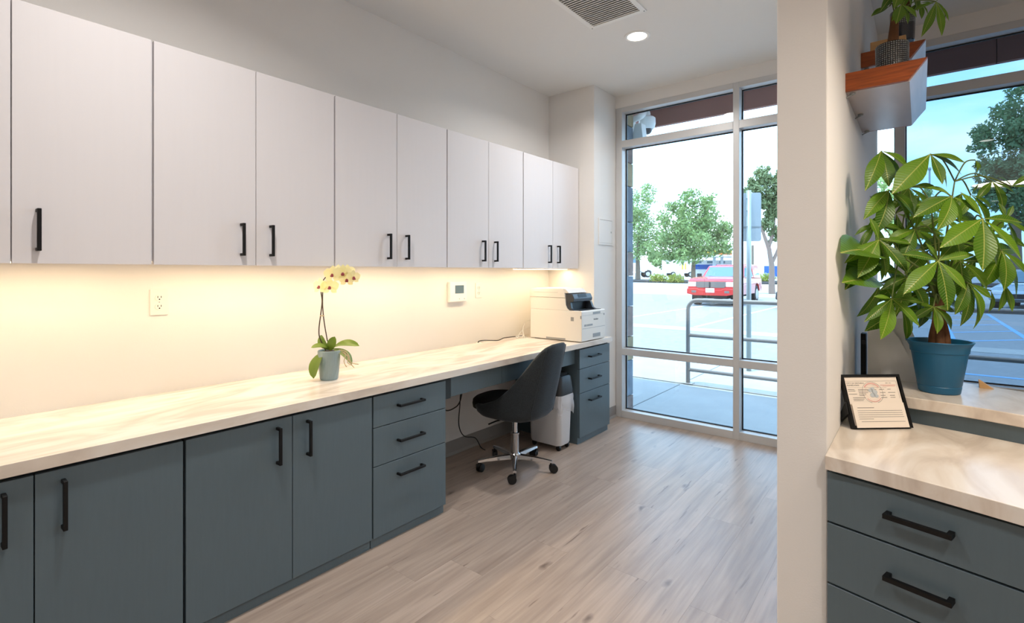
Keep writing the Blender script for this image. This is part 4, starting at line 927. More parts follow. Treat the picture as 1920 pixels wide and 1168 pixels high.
def dotted_pot():
    m = bpy.data.materials.new('dotted_glaze'); m.use_nodes = True; nt = m.node_tree; N = nt.nodes; L = nt.links; p = N['Principled BSDF']
    t = N.new('ShaderNodeTexCoord'); v = N.new('ShaderNodeTexVoronoi'); v.voronoi_dimensions = '2D'; v.inputs['Scale'].default_value = 130; v.inputs['Randomness'].default_value = 0.1
    s = N.new('ShaderNodeSeparateXYZ'); L.new(t.outputs['Object'], s.inputs[0])
    an = N.new('ShaderNodeMath'); an.operation = 'ARCTAN2'; L.new(s.outputs['Y'], an.inputs[0]); L.new(s.outputs['X'], an.inputs[1])
    am = N.new('ShaderNodeMath'); am.operation = 'MULTIPLY'; am.inputs[1].default_value = 0.0539; L.new(an.outputs[0], am.inputs[0])
    cb = N.new('ShaderNodeCombineXYZ'); L.new(am.outputs[0], cb.inputs[0]); L.new(s.outputs['Z'], cb.inputs[1]); L.new(cb.outputs[0], v.inputs['Vector'])
    r = N.new('ShaderNodeValToRGB'); r.color_ramp.elements[0].position = 0.20; r.color_ramp.elements[0].color = rgb(170, 172, 166); r.color_ramp.elements[1].position = 0.36; r.color_ramp.elements[1].color = rgb(24, 30, 40)
    L.new(v.outputs['Distance'], r.inputs['Fac'])
    band = N.new('ShaderNodeMapRange'); band.inputs['From Min'].default_value = 0.075; band.inputs['From Max'].default_value = 0.085; L.new(s.outputs['Z'], band.inputs['Value'])
    x = N.new('ShaderNodeMixRGB'); x.inputs[1].default_value = rgb(20, 28, 42); L.new(band.outputs[0], x.inputs[0]); L.new(r.outputs['Color'], x.inputs[2]); L.new(x.outputs[0], p.inputs['Base Color'])
    b = N.new('ShaderNodeBump'); b.inputs['Strength'].default_value = 0.6; b.inputs['Distance'].default_value = 0.002; b.invert = True; L.new(v.outputs['Distance'], b.inputs['Height']); L.new(b.outputs[0], p.inputs['Normal'])
    p.inputs['Roughness'].default_value = 0.15; p.inputs['Coat Weight'].default_value = 0.5; M['dotted_glaze'] = m
dotted_pot()
def shelf_plant(c, r, h, label, d, trunk_px, hubs):
    t = thing('potted_money_tree', label, 'potted plant', c, group='small money trees on the shelves')
    prof = [(0.0005, 0), (r*0.86, 0), (r*0.92, 0.004), (r*0.97, h*0.5), (r, h-0.004), (r-0.002, h), (r-0.006, h-0.002), (r-0.008, h*0.8)]
    obj('pot', G().lathe(prof, (0, 0, 0), 40), M['dotted_glaze'], t, smooth=0.6, world=False)
    obj('soil', G().lathe([(0.0005, h*0.86), (r-0.007, h*0.84)], (0, 0, 0), 20), M['soil'], t, world=False)
    tp = at(trunk_px[0], trunk_px[1], d); b = c+Vector((0, 0, h*0.8))
    pts = smooth_pts([b, b*0.6+tp*0.4, tp], 5)
    obj('trunk', G().tube(pts, [0.024-0.0012*i for i in range(len(pts))], 12), M['trunk'], t, smooth=True)
    for px, py, dd, tips in hubs:
        hb = at(px, py, d+dd)
        obj('stem', G().tube(smooth_pts([tp, (tp+hb)/2+Vector((0, 0, 0.03)), hb], 5), 0.0025, 5), M['twig_green'], t, smooth=True)
        for tx, ty, td, k, w in tips:
            put_leaf(t, hb, at(tx, ty, d+dd+td), (Vector((0, 0, 0.6))-Fw*0.75+Rt*rnd.uniform(-0.3, 0.3)).normalized(), k, w)
dA = 1.99
shelf_plant(Vector((-0.085, 2.470, 1.9925)), 0.054, 0.190, 'small money tree in a dark dotted pot on the lower shelf', dA, (1678, 30),
    [(1686, -25, -0.03, [(1650, 22, 0.0, 1, 0.9), (1676, 16, -0.04, 0, 1.3), (1708, 12, -0.02, 1, 1.0), (1640, -10, 0.0, 0, 0.9), (1725, -20, 0.0, 0, 1.0)]),
     (1690, 8, -0.06, [(1680, 45, -0.04, 0, 1.2), (1702, 45, -0.03, 0, 0.9), (1719, 33, -0.02, 0, 1.3), (1672, 40, 0.0, 0, 1.2), (1700, -15, 0.0, 0, 1.0)]),
     (1668, 12, 0.02, [(1633, 31, -0.02, 0, 0.9), (1655, 22, 0.03, 1, 1.1), (1650, -12, 0.0, 0, 1.0)]),
     (1755, 3, -0.04, [(1727, 70, -0.03, 0, 0.62), (1766, 68, -0.03, 0, 0.62), (1779, 40, 0.0, 0, 0.6), (1710, 22, 0.02, 0, 0.9), (1771, 36, 0.03, 1, 0.9), (1770, -20, 0, 0, 1.0)])])
dB = 2.42
shelf_plant(Vector((-0.065, 3.060, 2.3925)), 0.050, 0.150, 'small money tree in a dark dotted pot on the higher shelf', dB, (1712, -30),
    [(1705, -30, -0.03, [(1690, 20, 0.0, 1, 0.9), (1720, 22, -0.03, 0, 1.0), (1740, -5, 0.0, 0, 1.0), (1680, -10, 0.0, 0, 1.0)]),
     (1725, 5, -0.05, [(1728, 36, -0.02, 0, 0.9), (1740, 28, 0.0, 0, 0.8), (1705, 22, 0.0, 0, 0.9), (1752, 8, 0, 0, 0.8)])])

# ------------------------------------------------------------------ outside: ground
GZ0, GZ1, RY0, RY1 = -0.15, 0.45, 24.0, 50.0
def gz(y): return GZ0 if y < RY0 else (GZ1 if y > RY1 else GZ0+(GZ1-GZ0)*(y-RY0)/(RY1-RY0))
def gp(px, py):
    """ground point outdoors seen at a pixel"""
    d = 4.0
    while d < 140:
        p = at(px, py, d)
        if p.z <= gz(p.y): return Vector((p.x, p.y, gz(p.y)))
        d += 0.02
    return p
def strip(name, y0, y1, m, label, cat, dz=0.0, x0=-160, x1=260):
    ys = [y0]+[y for y in (RY0, RY1) if y0 < y < y1]+[y1]; g = G()
    g.grid([[(x0, y, gz(y)+dz), (x1, y, gz(y)+dz)] for y in ys]); n = len(g.v)
    g.grid([[(x1, y, gz(y)+dz-0.3), (x0, y, gz(y)+dz-0.3)] for y in ys])
    return struct(name, g, M[m], label, cat)
lot = strip('ground_parking', 7.6, 29.0, 'asphalt', 'sunlit asphalt parking lot outside the window', 'parking lot')
strip('ground_driveway', 29.0, 44.0, 'concrete', 'pale concrete drive beyond the parking lot', 'driveway')
strip('ground_planter', 44.0, 49.5, 'soil', 'planting strip along the street', 'planting strip', 0.06)
strip('ground_street', 49.5, 300, 'street', 'sunlit street beyond the parking lot', 'street')
obj('gutter', G().box(-60, 12.4, GZ0-0.05, 60, 13.2, GZ0+0.006), M['concrete'], lot)
for x, m in ((0.55, 'paint_blue'), (1.80, 'paint_blue'), (4.4, 'paint_blue'), (7.0, 'paint_white'), (-2.0, 'paint_white'), (-4.6, 'paint_white'), (-7.2, 'paint_white')):
    obj('painted_line', G().box(x-0.05, 13.4, GZ0-0.01, x+0.05, 23.8, GZ0+0.004), M[m], lot)
for k in range(5):
    obj('painted_line', G().prism([(0.60, 14.0+2*k), (1.75, 15.2+2*k), (1.75, 15.32+2*k), (0.60, 14.12+2*k)], GZ0-0.01, GZ0+0.004), M['paint_blue'], lot)
obj('painted_line', G().box(-0.3, 9.6, GZ0-0.01, 9, 9.7, GZ0+0.004), M['paint_blue'], lot)
sw = struct('ground_sidewalk', G().box(-14, 4.28, -0.30, 20, 7.6, -0.030), M['concrete'], 'concrete sidewalk in front of the shop window', 'sidewalk')
me = mesh_of('slab', G().box(-0.757, -0.80, -0.012, 0.757, 0.80, 0.0), bevel=0.004, seg=1); me.materials.append(M['concrete'])
for i in range(-5, 8):
    for j in range(2): inst('slab', me, sw, Matrix.Translation((-1.43+1.526*i, 5.10+1.66*j, -0.018)))

# stone-clad pier beside the window and the brown canopy
pier = struct('wall_pier', G().box(-2.74, 4.27, -0.1, -2.13, 4.40, 3.10), M['concrete'], 'stone-clad pier outside the left window edge', 'pier')
z = -0.02; k = 0
while z < 3.05:
    h = rnd.choice((0.17, 0.22, 0.28, 0.33))
    w = 0.006*rnd.random()
    obj('stone', G().box(-2.60, 4.268, z+0.003, -2.095-w, 4.425+w, min(z+h, 3.1)-0.003), STONES[k % 5], pier, bevel=0.006)
    obj('stone', G().box(-2.74, 4.268, z+0.003, -2.606, 4.425+w, min(z+h, 3.1)-0.003), STONES[(k+2) % 5], pier, bevel=0.006)
    z += h; k += rnd.choice((1, 2, 3))
cn = struct('roof_canopy', G().box(-2.32, 4.421, 3.14, 6.0, 5.28, 3.30), M['fascia_brown'], 'brown canopy above the shopfront', 'canopy')
for k in range(6):
    obj('fascia_panel', G().box(-2.32+1.386*k+0.003, 5.281, 2.88, -2.32+1.386*(k+1)-0.003, 5.33, 3.34), M['fascia_brown'], cn)
obj('shadow_overhang', G().box(-16, 4.30, 3.42, -2.38, 5.33, 3.60), M['fascia_brown'], cn)  # unseen roof edge added to cast the sidewalk shadow left of the canopy
obj('fascia_backing', G().box(-2.31, 5.3302, 2.885, 5.9, 5.345, 3.33), M['car_black'], cn)
obj('side_panel', G().box(-2.37, 4.428, 2.88, -2.322, 5.33, 3.34), M['fascia_brown'], cn)

struct('wall_facade', G().box(-16, 4.15, -0.3, -2.755, 4.30, 4.0), M['concrete'], 'outer wall of the building left of the pier', 'wall')
# dome camera on its bracket
def dome_camera():
    c = Vector((-1.955, 4.78, 2.62))
    t = thing('security_camera', 'white dome security camera on a wall bracket outside the upper pane', 'security camera', (-2.09, 4.40, 2.55))
    c = at(1213.5, 236, 4.95)
    w = at(1188, 240, 4.80)
    obj('wall_plate', G().box(w.x-0.05, w.y-0.03, w.z-0.17, w.x-0.025, w.y+0.10, w.z+0.12), M['white_plastic'], t, bevel=0.004)
    obj('junction_box', G().prism([(w.x-0.024, w.z-0.18), (w.x+0.11, w.z-0.18), (w.x+0.085, w.z+0.03), (w.x+0.02, w.z+0.03)], w.y-0.02, w.y+0.08, 'Y'), M['white_plastic'], t, bevel=0.004)
    obj('arm', G().tube(smooth_pts([(w.x-0.03, w.y+0.04, w.z+0.09), (w.x+0.05, w.y+0.06, w.z+0.12), (c.x-0.03, c.y, c.z+0.135), (c.x, c.y, c.z+0.12), (c.x, c.y, c.z+0.06)], 6), 0.030, 12), M['white_plastic'], t, smooth=True)
    obj('housing', G().lathe([(0.0005, 0.085), (0.060, 0.085), (0.078, 0.070), (0.080, 0.02), (0.070, -0.02), (0.058, -0.035), (0.0005, -0.035)], c, 28), M['white_plastic'], t, smooth=0.6)
    obj('dome', G().ball((c.x, c.y, c.z-0.035), 0.048, 0.048, 0.050, 20, 12), M['dome_smoke'], t, smooth=True)
dome_camera()

# pipe handrail
def rail():
    y = 5.98; t = thing('handrail', 'grey steel pipe handrail with three bars outside the windows', 'handrail', (-2.137, y, -0.02))
    x0, x1, zt, r = -2.137, 6.0, 0.965, 0.024
    obj('top_bar', G().tube([(x0, y, -0.012), (x0, y, zt-0.11)]+[(x0+0.11-0.11*math.cos(a), y, zt-0.11+0.11*math.sin(a)) for a in (0.26, 0.52, 0.79, 1.05, 1.31, 1.57)]+[(x1, y, zt)], r, 12), M['rail_steel'], t, smooth=True)
    for z in (0.553, 0.147): obj('bar', G().tube([(x0, y, z), (x1, y, z)], r*0.9, 12), M['rail_steel'], t, smooth=True)
    for x in (-0.62, 1.0, 2.6, 4.2): obj('post', G().tube([(x, y, -0.012), (x, y, zt)], r, 12), M['rail_steel'], t, smooth=True)
    for x in (x0, -0.62, 1.0): obj('base_plate', G().box(x-0.06, y-0.06, -0.018, x+0.06, y+0.06, -0.008), M['rail_steel'], t)
rail()
def sign():
    p = at(1404, 696, 6.75); t = thing('street_sign', 'two blank grey sign backs on a galvanised pole beyond the handrail', 'sign', (p.x, p.y, -0.018))
    x, y = p.x, p.y
    obj('pole', G().tube([(x, y, -0.018), (x, y, 2.38)], 0.030, 14), M['pole_galv'], t, smooth=True)
    def plate(cz, w, h, dx):
        poly = rrect(-w/2, -h/2, w/2, h/2, 0.03); g = G().prism([(a, b+cz) for a, b in poly], 0.034, 0.038, 'Y')
        g.move(Matrix.Translation((x, y, 0)) @ Matrix.Rotation(YAW*0.55, 4, 'Z') @ Matrix.Translation((dx, 0, 0))); obj('plate', g, M['sign_back'], t)
    plate(at(1404, 394.5, 6.75).z, 0.30, 0.475, 0.005); plate(at(1404, 438, 6.75).z, 0.30, 0.20, 0.005)
    for zz in (394.5, 372, 424): obj('bolt', G().ball((x-0.02, y-0.03, at(1404, zz, 6.75).z), 0.008, n=8, m=5), M['pole_galv'], t)
sign()

# ------------------------------------------------------------------ vehicles (local: +x forward, z up from the ground)
def put(t, name, g, m, parent=None, **k): return obj(name, g, M[m], parent or t, world=False, **k)
def wheels(t, xs, half, r, w=0.22, rimm='rim'):
    for x in xs:
        for s in (-1, 1):
            g = G().add(*wheel_geo(r, w, 28)).move(Matrix.Translation((x, s*(half-w/2), r)))
            wo_ = put(t, 'wheel', g, 'tyre', smooth=0.6)
            gr = G().add(*wheel_geo(r*0.62, 0.02, 20)).move(Matrix.Translation((x, s*(half+0.004), r))); put(t, 'rim', gr, rimm, wo_)
def taper(poly, y0, y1, zt, k):
    """prism along y whose points above z=zt lean inwards"""
    g = G().prism(poly, y0, y1, 'Y'); zm = max(p[1] for p in poly)
    g.v = [(x, y*(1-k*max(0, (z-zt)/(zm-zt))), z) for x, y, z in g.v]; return g
def pickup():
    a, b = gp(1334, 574), gp(1391, 561); d = (a-b); th = math.atan2(d.y, d.x)
    c = a-Vector((math.cos(th), math.sin(th), 0))*2.35; c.z = gz(c.y)+0.004
    t = thing('pickup_truck', 'red pickup truck with canopy parked facing the window', 'truck', c, th); t.scale = (1.1, 1.1, 1.1)
    body = [(-2.40, 0.48), (-2.42, 0.98), (-2.38, 1.02), (0.62, 1.06), (0.74, 1.12), (1.60, 1.09), (2.10, 1.04), (2.23, 0.96), (2.26, 0.62), (2.26, 0.46), (2.0, 0.42), (1.9, 0.42), (1.86, 0.60), (1.72, 0.78), (1.45, 0.82), (1.18, 0.76), (1.06, 0.58), (1.02, 0.40), (-1.02, 0.40), (-1.06, 0.58), (-1.18, 0.76), (-1.45, 0.82), (-1.72, 0.76), (-1.86, 0.58), (-1.90, 0.48)]
    put(t, 'body', taper(body, -0.87, 0.87, 0.82, 0.05), 'car_red', bevel=0.02)
    cab = [(0.70, 1.06), (0.12, 1.52), (0.02, 1.56), (-0.95, 1.58), (-1.02, 1.06)]
    put(t, 'cab', taper(cab, -0.82, 0.82, 1.06, 0.16), 'car_red', bevel=0.02)
    cap = [(-1.04, 1.05), (-1.04, 1.60), (-1.10, 1.62), (-2.20, 1.60), (-2.38, 1.02)]
    put(t, 'canopy', taper(cap, -0.83, 0.83, 1.05, 0.14), 'car_red', bevel=0.02)
    put(t, 'windshield', G().add([(0.665, -0.70, 1.10), (0.665, 0.70, 1.10), (0.175, 0.62, 1.495), (0.175, -0.62, 1.495), (0.68, -0.70, 1.11), (0.68, 0.70, 1.11), (0.19, 0.62, 1.505), (0.19, -0.62, 1.505)], [(4, 5, 6, 7), (0, 3, 2, 1), (0, 1, 5, 4), (1, 2, 6, 5), (2, 3, 7, 6), (3, 0, 4, 7)]), 'car_glass')
    for s in (-1, 1):
        def side(name, pts, m, off=0.006):
            g = G(); vs = []
            for x, z in pts:
                k = 1-0.15*max(0, (z-1.06)/0.52); vs.append((x, s*(0.825*k+off), z))
            n = len(vs); vs2 = [(x, y-s*0.02, z) for x, y, z in vs]
            g.add(vs+vs2, [tuple(range(n)), tuple(range(n, 2*n))[::-1]]+[(i, (i+1) % n, n+(i+1) % n, n+i) for i in range(n)]); put(t, name, g, m)
        side('side_window', [(0.52, 1.12), (0.12, 1.46), (-0.88, 1.50), (-0.92, 1.12)], 'car_glass')
        side('canopy_window', [(-1.20, 1.16), (-1.20, 1.50), (-2.08, 1.48), (-2.22, 1.16)], 'car_glass')
        m_ = put(t, 'mirror', G().box(0.42, s*0.88, 1.08, 0.52, s*1.06, 1.24), 'car_black', bevel=0.02)
        put(t, 'headlight', G().box(2.10, s*0.55, 0.74, 2.268, s*0.85, 0.92), 'car_lamp', bevel=0.02)
        put(t, 'fog_lamp', G().box(2.27, s*0.52, 0.50, 2.335, s*0.70, 0.59), 'grille', bevel=0.01)
    put(t, 'grille', G().prism([(-0.50, 0.70), (0.50, 0.70), (0.56, 0.78), (0.54, 0.93), (-0.54, 0.93), (-0.56, 0.78)], 2.20, 2.272, 'X'), 'grille', bevel=0.008)
    put(t, 'grille_bar', G().box(2.274, -0.05, 0.69, 2.285, 0.0, 0.92), 'car_black')
    put(t, 'bumper', G().prism([(-0.88, 0.46), (-0.60, 0.40), (0.60, 0.40), (0.88, 0.46), (0.88, 0.66), (0.50, 0.68), (0.40, 0.62), (-0.40, 0.62), (-0.50, 0.68), (-0.88, 0.66)], 2.18, 2.33, 'X'), 'car_red', bevel=0.02)
    pl = put(t, 'licence_plate', G().box(2.331, -0.16, 0.52, 2.345, 0.16, 0.68), 'paint_white')
    put(t, 'plate_print', G().box(2.3455, -0.12, 0.56, 2.3465, 0.12, 0.63), 'ink_blue', pl)
    for s in (-1, 1): put(t, 'wiper', G().tube([(0.70, s*0.10, 1.10), (0.64, s*0.55, 1.13)], 0.012, 6), 'car_black')
    wheels(t, (1.45, -1.45), 0.85, 0.36, 0.24)
    put(t, 'chassis', G().box(-2.2, -0.55, 0.28, 2.1, 0.55, 0.45), 'car_black')
pickup()
def sedan(p, th, m, label, s=1.0, group=None):
    t = thing('parked_car', label, 'car', Vector((p.x, p.y, p.z+0.004)), th, group); t.scale = (s, s, s)
    body = [(-2.2, 0.35), (-2.25, 0.70), (-2.1, 0.88), (-1.4, 0.92), (0.9, 0.90), (1.7, 0.80), (2.15, 0.66), (2.22, 0.40), (1.75, 0.28), (1.70, 0.45), (1.40, 0.64), (1.10, 0.45), (1.02, 0.26), (-1.02, 0.26), (-1.10, 0.45), (-1.40, 0.64), (-1.70, 0.45), (-1.80, 0.30)]
    put(t, 'body', taper(body, -0.88, 0.88, 0.70, 0.08), m, bevel=0.03)
    cab = [(0.95, 0.89), (0.25, 1.34), (0.0, 1.40), (-0.9, 1.40), (-1.2, 1.34), (-1.85, 0.90)]
    put(t, 'cabin', taper(cab, -0.80, 0.80, 0.90, 0.18), m, bevel=0.03)
    put(t, 'windshield', G().add([(0.88, -0.66, 0.95), (0.88, 0.66, 0.95), (0.30, 0.58, 1.325), (0.30, -0.58, 1.325), (0.90, -0.66, 0.96), (0.90, 0.66, 0.96), (0.315, 0.58, 1.335), (0.315, -0.58, 1.335)], [(4, 5, 6, 7), (0, 3, 2, 1), (0, 1, 5, 4), (1, 2, 6, 5), (2, 3, 7, 6), (3, 0, 4, 7)]), 'car_glass')
    for q in (-1, 1):
        vs = [(x, q*(0.80*(1-0.17*max(0, (z-0.9)/0.5))+0.006), z) for x, z in ((0.72, 0.95), (0.2, 1.28), (-0.95, 1.33), (-1.5, 0.96))]
        vs += [(x, y-q*0.02, z) for x, y, z in vs]
        put(t, 'side_window', G().add(vs, [(0, 1, 2, 3), (7, 6, 5, 4), (0, 4, 5, 1), (1, 5, 6, 2), (2, 6, 7, 3), (3, 7, 4, 0)]), 'car_glass')
        put(t, 'mirror', G().box(0.62, q*0.86, 0.93, 0.74, q*1.04, 1.04), m, bevel=0.02)
        put(t, 'headlight', G().box(2.02, q*0.48, 0.56, 2.20, q*0.82, 0.68), 'car_lamp', bevel=0.02)
    put(t, 'grille', G().box(2.18, -0.42, 0.42, 2.235, 0.42, 0.58), 'car_black', bevel=0.01)
    wheels(t, (1.40, -1.40), 0.87, 0.32, 0.2)
sedan(gp(1532, 577), math.radians(-96), 'car_black', 'dark car at the partition edge right of the red truck')
sedan(gp(1945, 580), math.radians(-105), 'car_silver', 'silver car parked behind the money tree leaves', 1.05, 'silver cars')
sedan(gp(2010, 562), math.radians(-100), 'car_silver', 'pale car behind the silver one at the right edge', 1.05, 'silver cars')
def semi():
    p = at(1190, 520, 78); p.z = GZ1+0.004
    t = thing('semi_truck', 'white semi truck driving along the far street', 'truck', p, YAW)
    put(t, 'cab', G().prism([(-2.0, 0.9), (-2.0, 3.35), (-0.4, 3.45), (0.3, 2.9), (0.7, 2.2), (0.7, 0.9)], -1.15, 1.15, 'Y'), 'building_white', bevel=0.05)
    put(t, 'hood', G().prism([(0.7, 0.9), (0.7, 2.15), (2.3, 1.95), (3.0, 1.5), (3.1, 0.7), (2.4, 0.7), (2.1, 1.1), (1.6, 1.15), (1.2, 0.7)], -1.0, 1.0, 'Y'), 'building_white', bevel=0.06)
    put(t, 'window', G().prism([(-0.9, 2.2), (-0.9, 3.0), (-0.2, 3.0), (0.4, 2.3), (0.4, 2.2)], -1.17, -1.14, 'Y'), 'car_glass')
    put(t, 'trailer', G().box(-9.0, -1.2, 1.2, -2.3, 1.2, 3.8), 'building_white', bevel=0.04)
    wheels(t, (1.75, -3.0, -4.3), 1.15, 0.52, 0.3)
semi()
p = at(1274, 516, 82)
t = thing('box_trailer', 'white box trailer parked across the street left of the tree trunk', 'trailer', (p.x, p.y, GZ1+0.004), YAW)
put(t, 'box', G().box(-2.2, 0, 0.6, 2.6, 2.2, 2.75), 'building_white', bevel=0.06)
put(t, 'marking', G().box(0.35, -0.01, 1.2, 0.65, 0.02, 2.2).box(0.85, -0.01, 1.2, 1.10, 0.02, 2.2), 'canopy_yellow'); wheels(t, (-1.3, 1.5), 1.0, 0.42, 0.25)

# ------------------------------------------------------------------ far buildings
def station():
    p = at(1345, 519, 95); t = thing('gas_station', 'white gas station with orange canopy stripe and blue band', 'building', (p.x, p.y, GZ1), YAW)
    k = 95/952.0
    put(t, 'wall', G().box(-4.2, 4, 0, 10.5, 9, 3.1), 'building_white'); put(t, 'blue_band', G().box(-4.25, 3.94, 1.35, 10.5, 4.0, 2.25), 'building_blue')
    put(t, 'canopy', G().box(-4.6, -3.0, 3.6, 12.0, 3.9, 3.95), 'building_white'); put(t, 'canopy_stripe', G().box(-4.7, -3.06, 3.95, 12.0, 3.9, 4.3), 'canopy_orange'); put(t, 'canopy_stripe', G().box(-4.7, -3.06, 4.3, 12.0, 3.9, 4.75), 'canopy_yellow')
    for x in (-0.9, 0.5, 6.5): put(t, 'column', G().box(x-0.22, -1.0, 0, x+0.22, -0.6, 3.6), 'sign_back')
    for x in (-2.6, -0.4, 2.0): put(t, 'window', G().box(x, 3.93, 2.5, x+1.1, 3.99, 2.95), 'car_glass')
station()
p = at(1440, 520, 80); t = thing('far_building', 'plain white building with a blue gate behind the gum tree', 'building', (p.x, p.y, GZ1), YAW)
put(t, 'wall', G().box(-2.2, 0, 0, 9, 8, 6.5), 'building_white'); put(t, 'gate', G().box(-0.6, -0.06, 0.1, 2.6, -0.005, 1.75), 'building_blue')
put(t, 'wall_sign', G().box(-0.6, -0.08, 4.2, 0.6, -0.005, 5.0), 'ink_red')
put(t, 'post', G().box(-2.6, -0.2, 0, -2.35, 0, 5.0), 'bark')

# ------------------------------------------------------------------ trees and shrubs
def foliage(blobs, n, size, seed, squash=1.0):
    r = np.random.RandomState(seed); vs = []; w = np.array([b[1]**2 for b in blobs]); w = w/w.sum()
    idx = r.choice(len(blobs), n, p=w); c = np.array([b[0] for b in blobs])[idx]; rad = np.array([b[1] for b in blobs])[idx]
    d = r.normal(size=(n, 3)); d /= np.linalg.norm(d, axis=1)[:, None]
    rr = rad*(0.45+0.62*r.rand(n)**0.5)*(1+0.18*r.normal(size=n)); pos = c+d*rr[:, None]*np.array([1, 1, squash])
    u = r.normal(size=(n, 3)); u /= np.linalg.norm(u, axis=1)[:, None]
    v = np.cross(u, d+0.7*r.normal(size=(n, 3))); v /= np.linalg.norm(v, axis=1)[:, None]
    s = size*(0.6+0.8*r.rand(n))[:, None]
    q = np.stack([pos-u*s, pos+v*s*0.45, pos+u*s, pos-v*s*0.45], 1).reshape(-1, 3)
    me = bpy.data.meshes.new('foliage'); me.from_pydata(q.tolist(), [], (np.arange(4*n).reshape(-1, 4)).tolist()); return me
def tree(name, label, base, d, px_blobs, n, size, leaf, bark, trunk_r, limbs, seed, group=None):
    t = thing(name, label, 'tree', base, group=group)
    blobs = []; r_ = random.Random(seed)
    for x, y, rp, dd in px_blobs:
        c_ = at(x, y, d+dd)-base; R0 = rp/952.0*d; blobs.append((tuple(c_), R0*0.62))
        for k in range(9):
            v_ = Vector((r_.gauss(0, 1), r_.gauss(0, 1), r_.gauss(0, 1))).normalized()*R0*r_.uniform(0.55, 1.0); blobs.append((tuple(c_+v_), R0*r_.uniform(0.22, 0.42)))
    me = foliage(blobs, n, size, seed); me.materials.append(M[leaf]); fo = inst('foliage', me, t); fo['kind'] = 'stuff'
    for i, pts in enumerate(limbs):
        ps = smooth_pts([at(x, y, d)-base if not isinstance(x, Vector) else x-base for x, y in pts], 5)
        if i == 0: ps = smooth_pts([Vector((0, 0, -0.05))]+[at(x, y, d)-base for x, y in pts], 5)
        k = trunk_r*(1.0 if i == 0 else 0.55)
        put(t, 'trunk' if i == 0 else 'branch', G().tube(ps, [k*(1-0.5*j/len(ps)) for j in range(len(ps))], 10), bark, smooth=True)
def at_ground(px, d):
    p = at(px, 500, d); return Vector((p.x, p.y, gz(p.y)))
tree('ash_tree', 'round leafy green tree rising behind the red truck', at_ground(1300, 45), 45,
     [(1300, 405, 42, 0), (1262, 432, 36, -0.5), (1340, 425, 36, 0.5), (1300, 452, 46, -1), (1250, 465, 30, 0), (1345, 462, 28, 0), (1292, 372, 20, 0), (1325, 378, 20, 0), (1270, 392, 22, 1), (1360, 440, 18, 0), (1300, 430, 50, 1.5)], 12000, 0.15, 'leaf_tree', 'bark', 0.22,
     [[(1300, 505), (1301, 485), (1300, 460)], [(1301, 488), (1320, 465), (1335, 445)], [(1301, 485), (1280, 465), (1265, 445)]], 3, 'street trees')
tree('ash_tree', 'leafy green tree cut off by the left window frame', at_ground(1196, 56), 56,
     [(1207, 372, 24, 0), (1196, 418, 38, 0), (1212, 440, 32, 0), (1188, 462, 34, 0), (1213, 352, 12, 0), (1218, 470, 22, 0), (1180, 400, 36, 1)], 8000, 0.15, 'leaf_tree', 'bark', 0.30, [[(1196, 505), (1196, 480), (1198, 440)]], 5, 'street trees')
tree('roadside_tree', 'low green tree far behind the white trailer', at_ground(1252, 112), 112,
     [(1250, 488, 18, 0), (1275, 485, 16, 0), (1235, 492, 14, 0), (1225, 480, 14, 2)], 2500, 0.35, 'leaf_tree', 'bark', 0.3, [[(1252, 505), (1252, 490)]], 8, 'street trees')
tree('gum_tree', 'tall forked gum tree at the partition edge of the window', at_ground(1448, 29), 29,
     [(1432, 332, 20, 0), (1448, 345, 22, 0), (1415, 352, 18, 0), (1436, 375, 20, 0.3), (1450, 392, 20, 0), (1420, 385, 14, 0), (1440, 415, 16, 0), (1470, 370, 30, 0), (1400, 362, 12, 0), (1455, 435, 16, 0)], 9000, 0.10, 'leaf_gum', 'bark_pale', 0.19,
     [[(1447, 540), (1447, 500), (1444, 480), (1441, 462)], [(1443, 470), (1434, 445), (1424, 415), (1418, 390)], [(1441, 462), (1450, 435), (1452, 400)], [(1446, 495), (1458, 470), (1470, 430)]], 11, 'street trees')
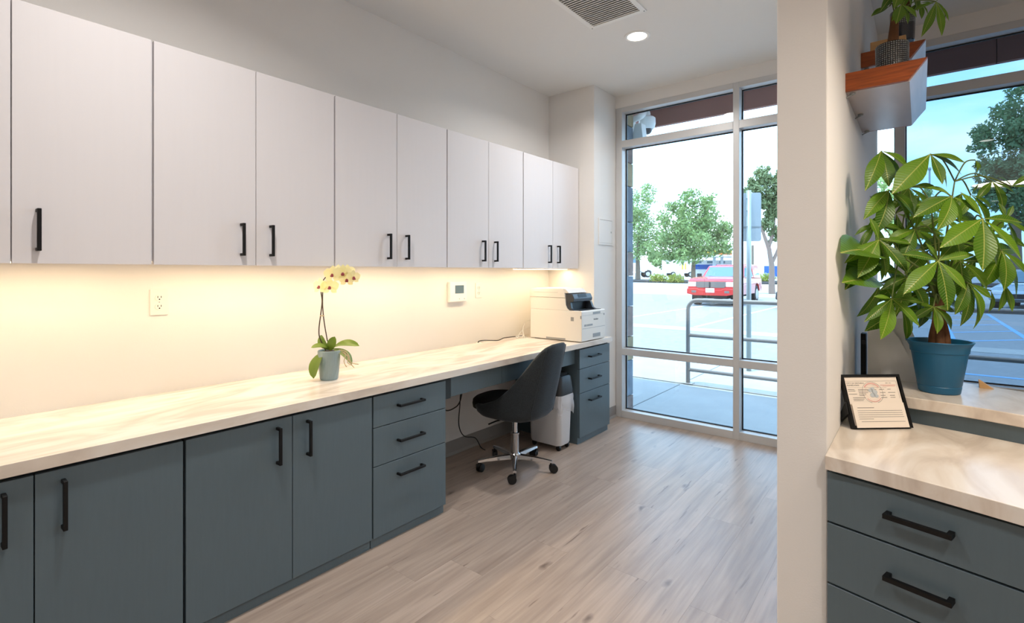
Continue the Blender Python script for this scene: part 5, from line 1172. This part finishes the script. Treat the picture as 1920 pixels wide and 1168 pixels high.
tree('laurel_tree', 'large dark green tree in the tinted pane above the money tree', at_ground(1905, 26), 26,
     [(1872, 250, 40, 0), (1905, 205, 36, 0), (1845, 268, 20, 0), (1850, 312, 26, 0), (1900, 325, 48, 0), (1880, 365, 34, 0), (1915, 395, 40, 0), (1850, 350, 22, 0), (1930, 265, 50, 0), (1832, 260, 10, 0), (1960, 330, 50, 0)], 14000, 0.11, 'leaf_dark', 'bark', 0.28,
     [[(1905, 480), (1904, 420), (1900, 360)], [(1904, 420), (1880, 370), (1868, 300)], [(1902, 400), (1918, 330), (1915, 250)]], 14, 'street trees')
tree('ash_tree', 'green tree seen between partition and plant leaves', at_ground(1690, 48), 48,
     [(1700, 372, 24, 0), (1680, 400, 28, 0), (1720, 395, 26, 0), (1660, 380, 24, 0), (1740, 360, 12, 0), (1700, 430, 40, 0), (1655, 345, 14, 0)], 4500, 0.20, 'leaf_tree', 'bark', 0.3, [[(1690, 505), (1692, 470), (1695, 430)]], 17, 'street trees')
def shrub(px, py, d, rx, rz, label, seed):
    b = at_ground(px, d)+Vector((0, 0, 0.05)); t = thing('shrub', label, 'shrub', b, group='low shrubs along the street')
    me = foliage([((-rx*0.5, 0, rz*0.5), rz*0.8), ((0, 0, rz*0.55), rz*0.85), ((rx*0.5, 0, rz*0.5), rz*0.8)], 700, 0.10, seed); me.materials.append(M['leaf_shrub'])
    inst('foliage', me, t)['kind'] = 'stuff'
    put(t, 'stem', G().tube([(0, 0, -0.05), (0, 0, rz*0.5)], 0.03, 6), 'bark')
shrub(1234, 525, 47.5, 0.8, 0.50, 'yellow-green shrub left of the red truck, nearer the frame', 31)
shrub(1266, 526, 45.2, 0.8, 0.48, 'yellow-green shrub left of the red truck, nearer the truck', 32)
shrub(1432, 532, 44.6, 1.0, 0.50, 'yellow-green shrub right of the red truck', 33)
t = thing('light_pole', 'thin far light pole in the tinted pane behind the plant', 'light pole', at_ground(1743, 60))
put(t, 'pole', G().tube([(0, 0, 0), (0, 0, 13.0)], 0.09, 8), 'sign_back'); put(t, 'lamp_head', G().box(-0.15, -0.4, 12.9, 0.15, 0.4, 13.1), 'sign_back')
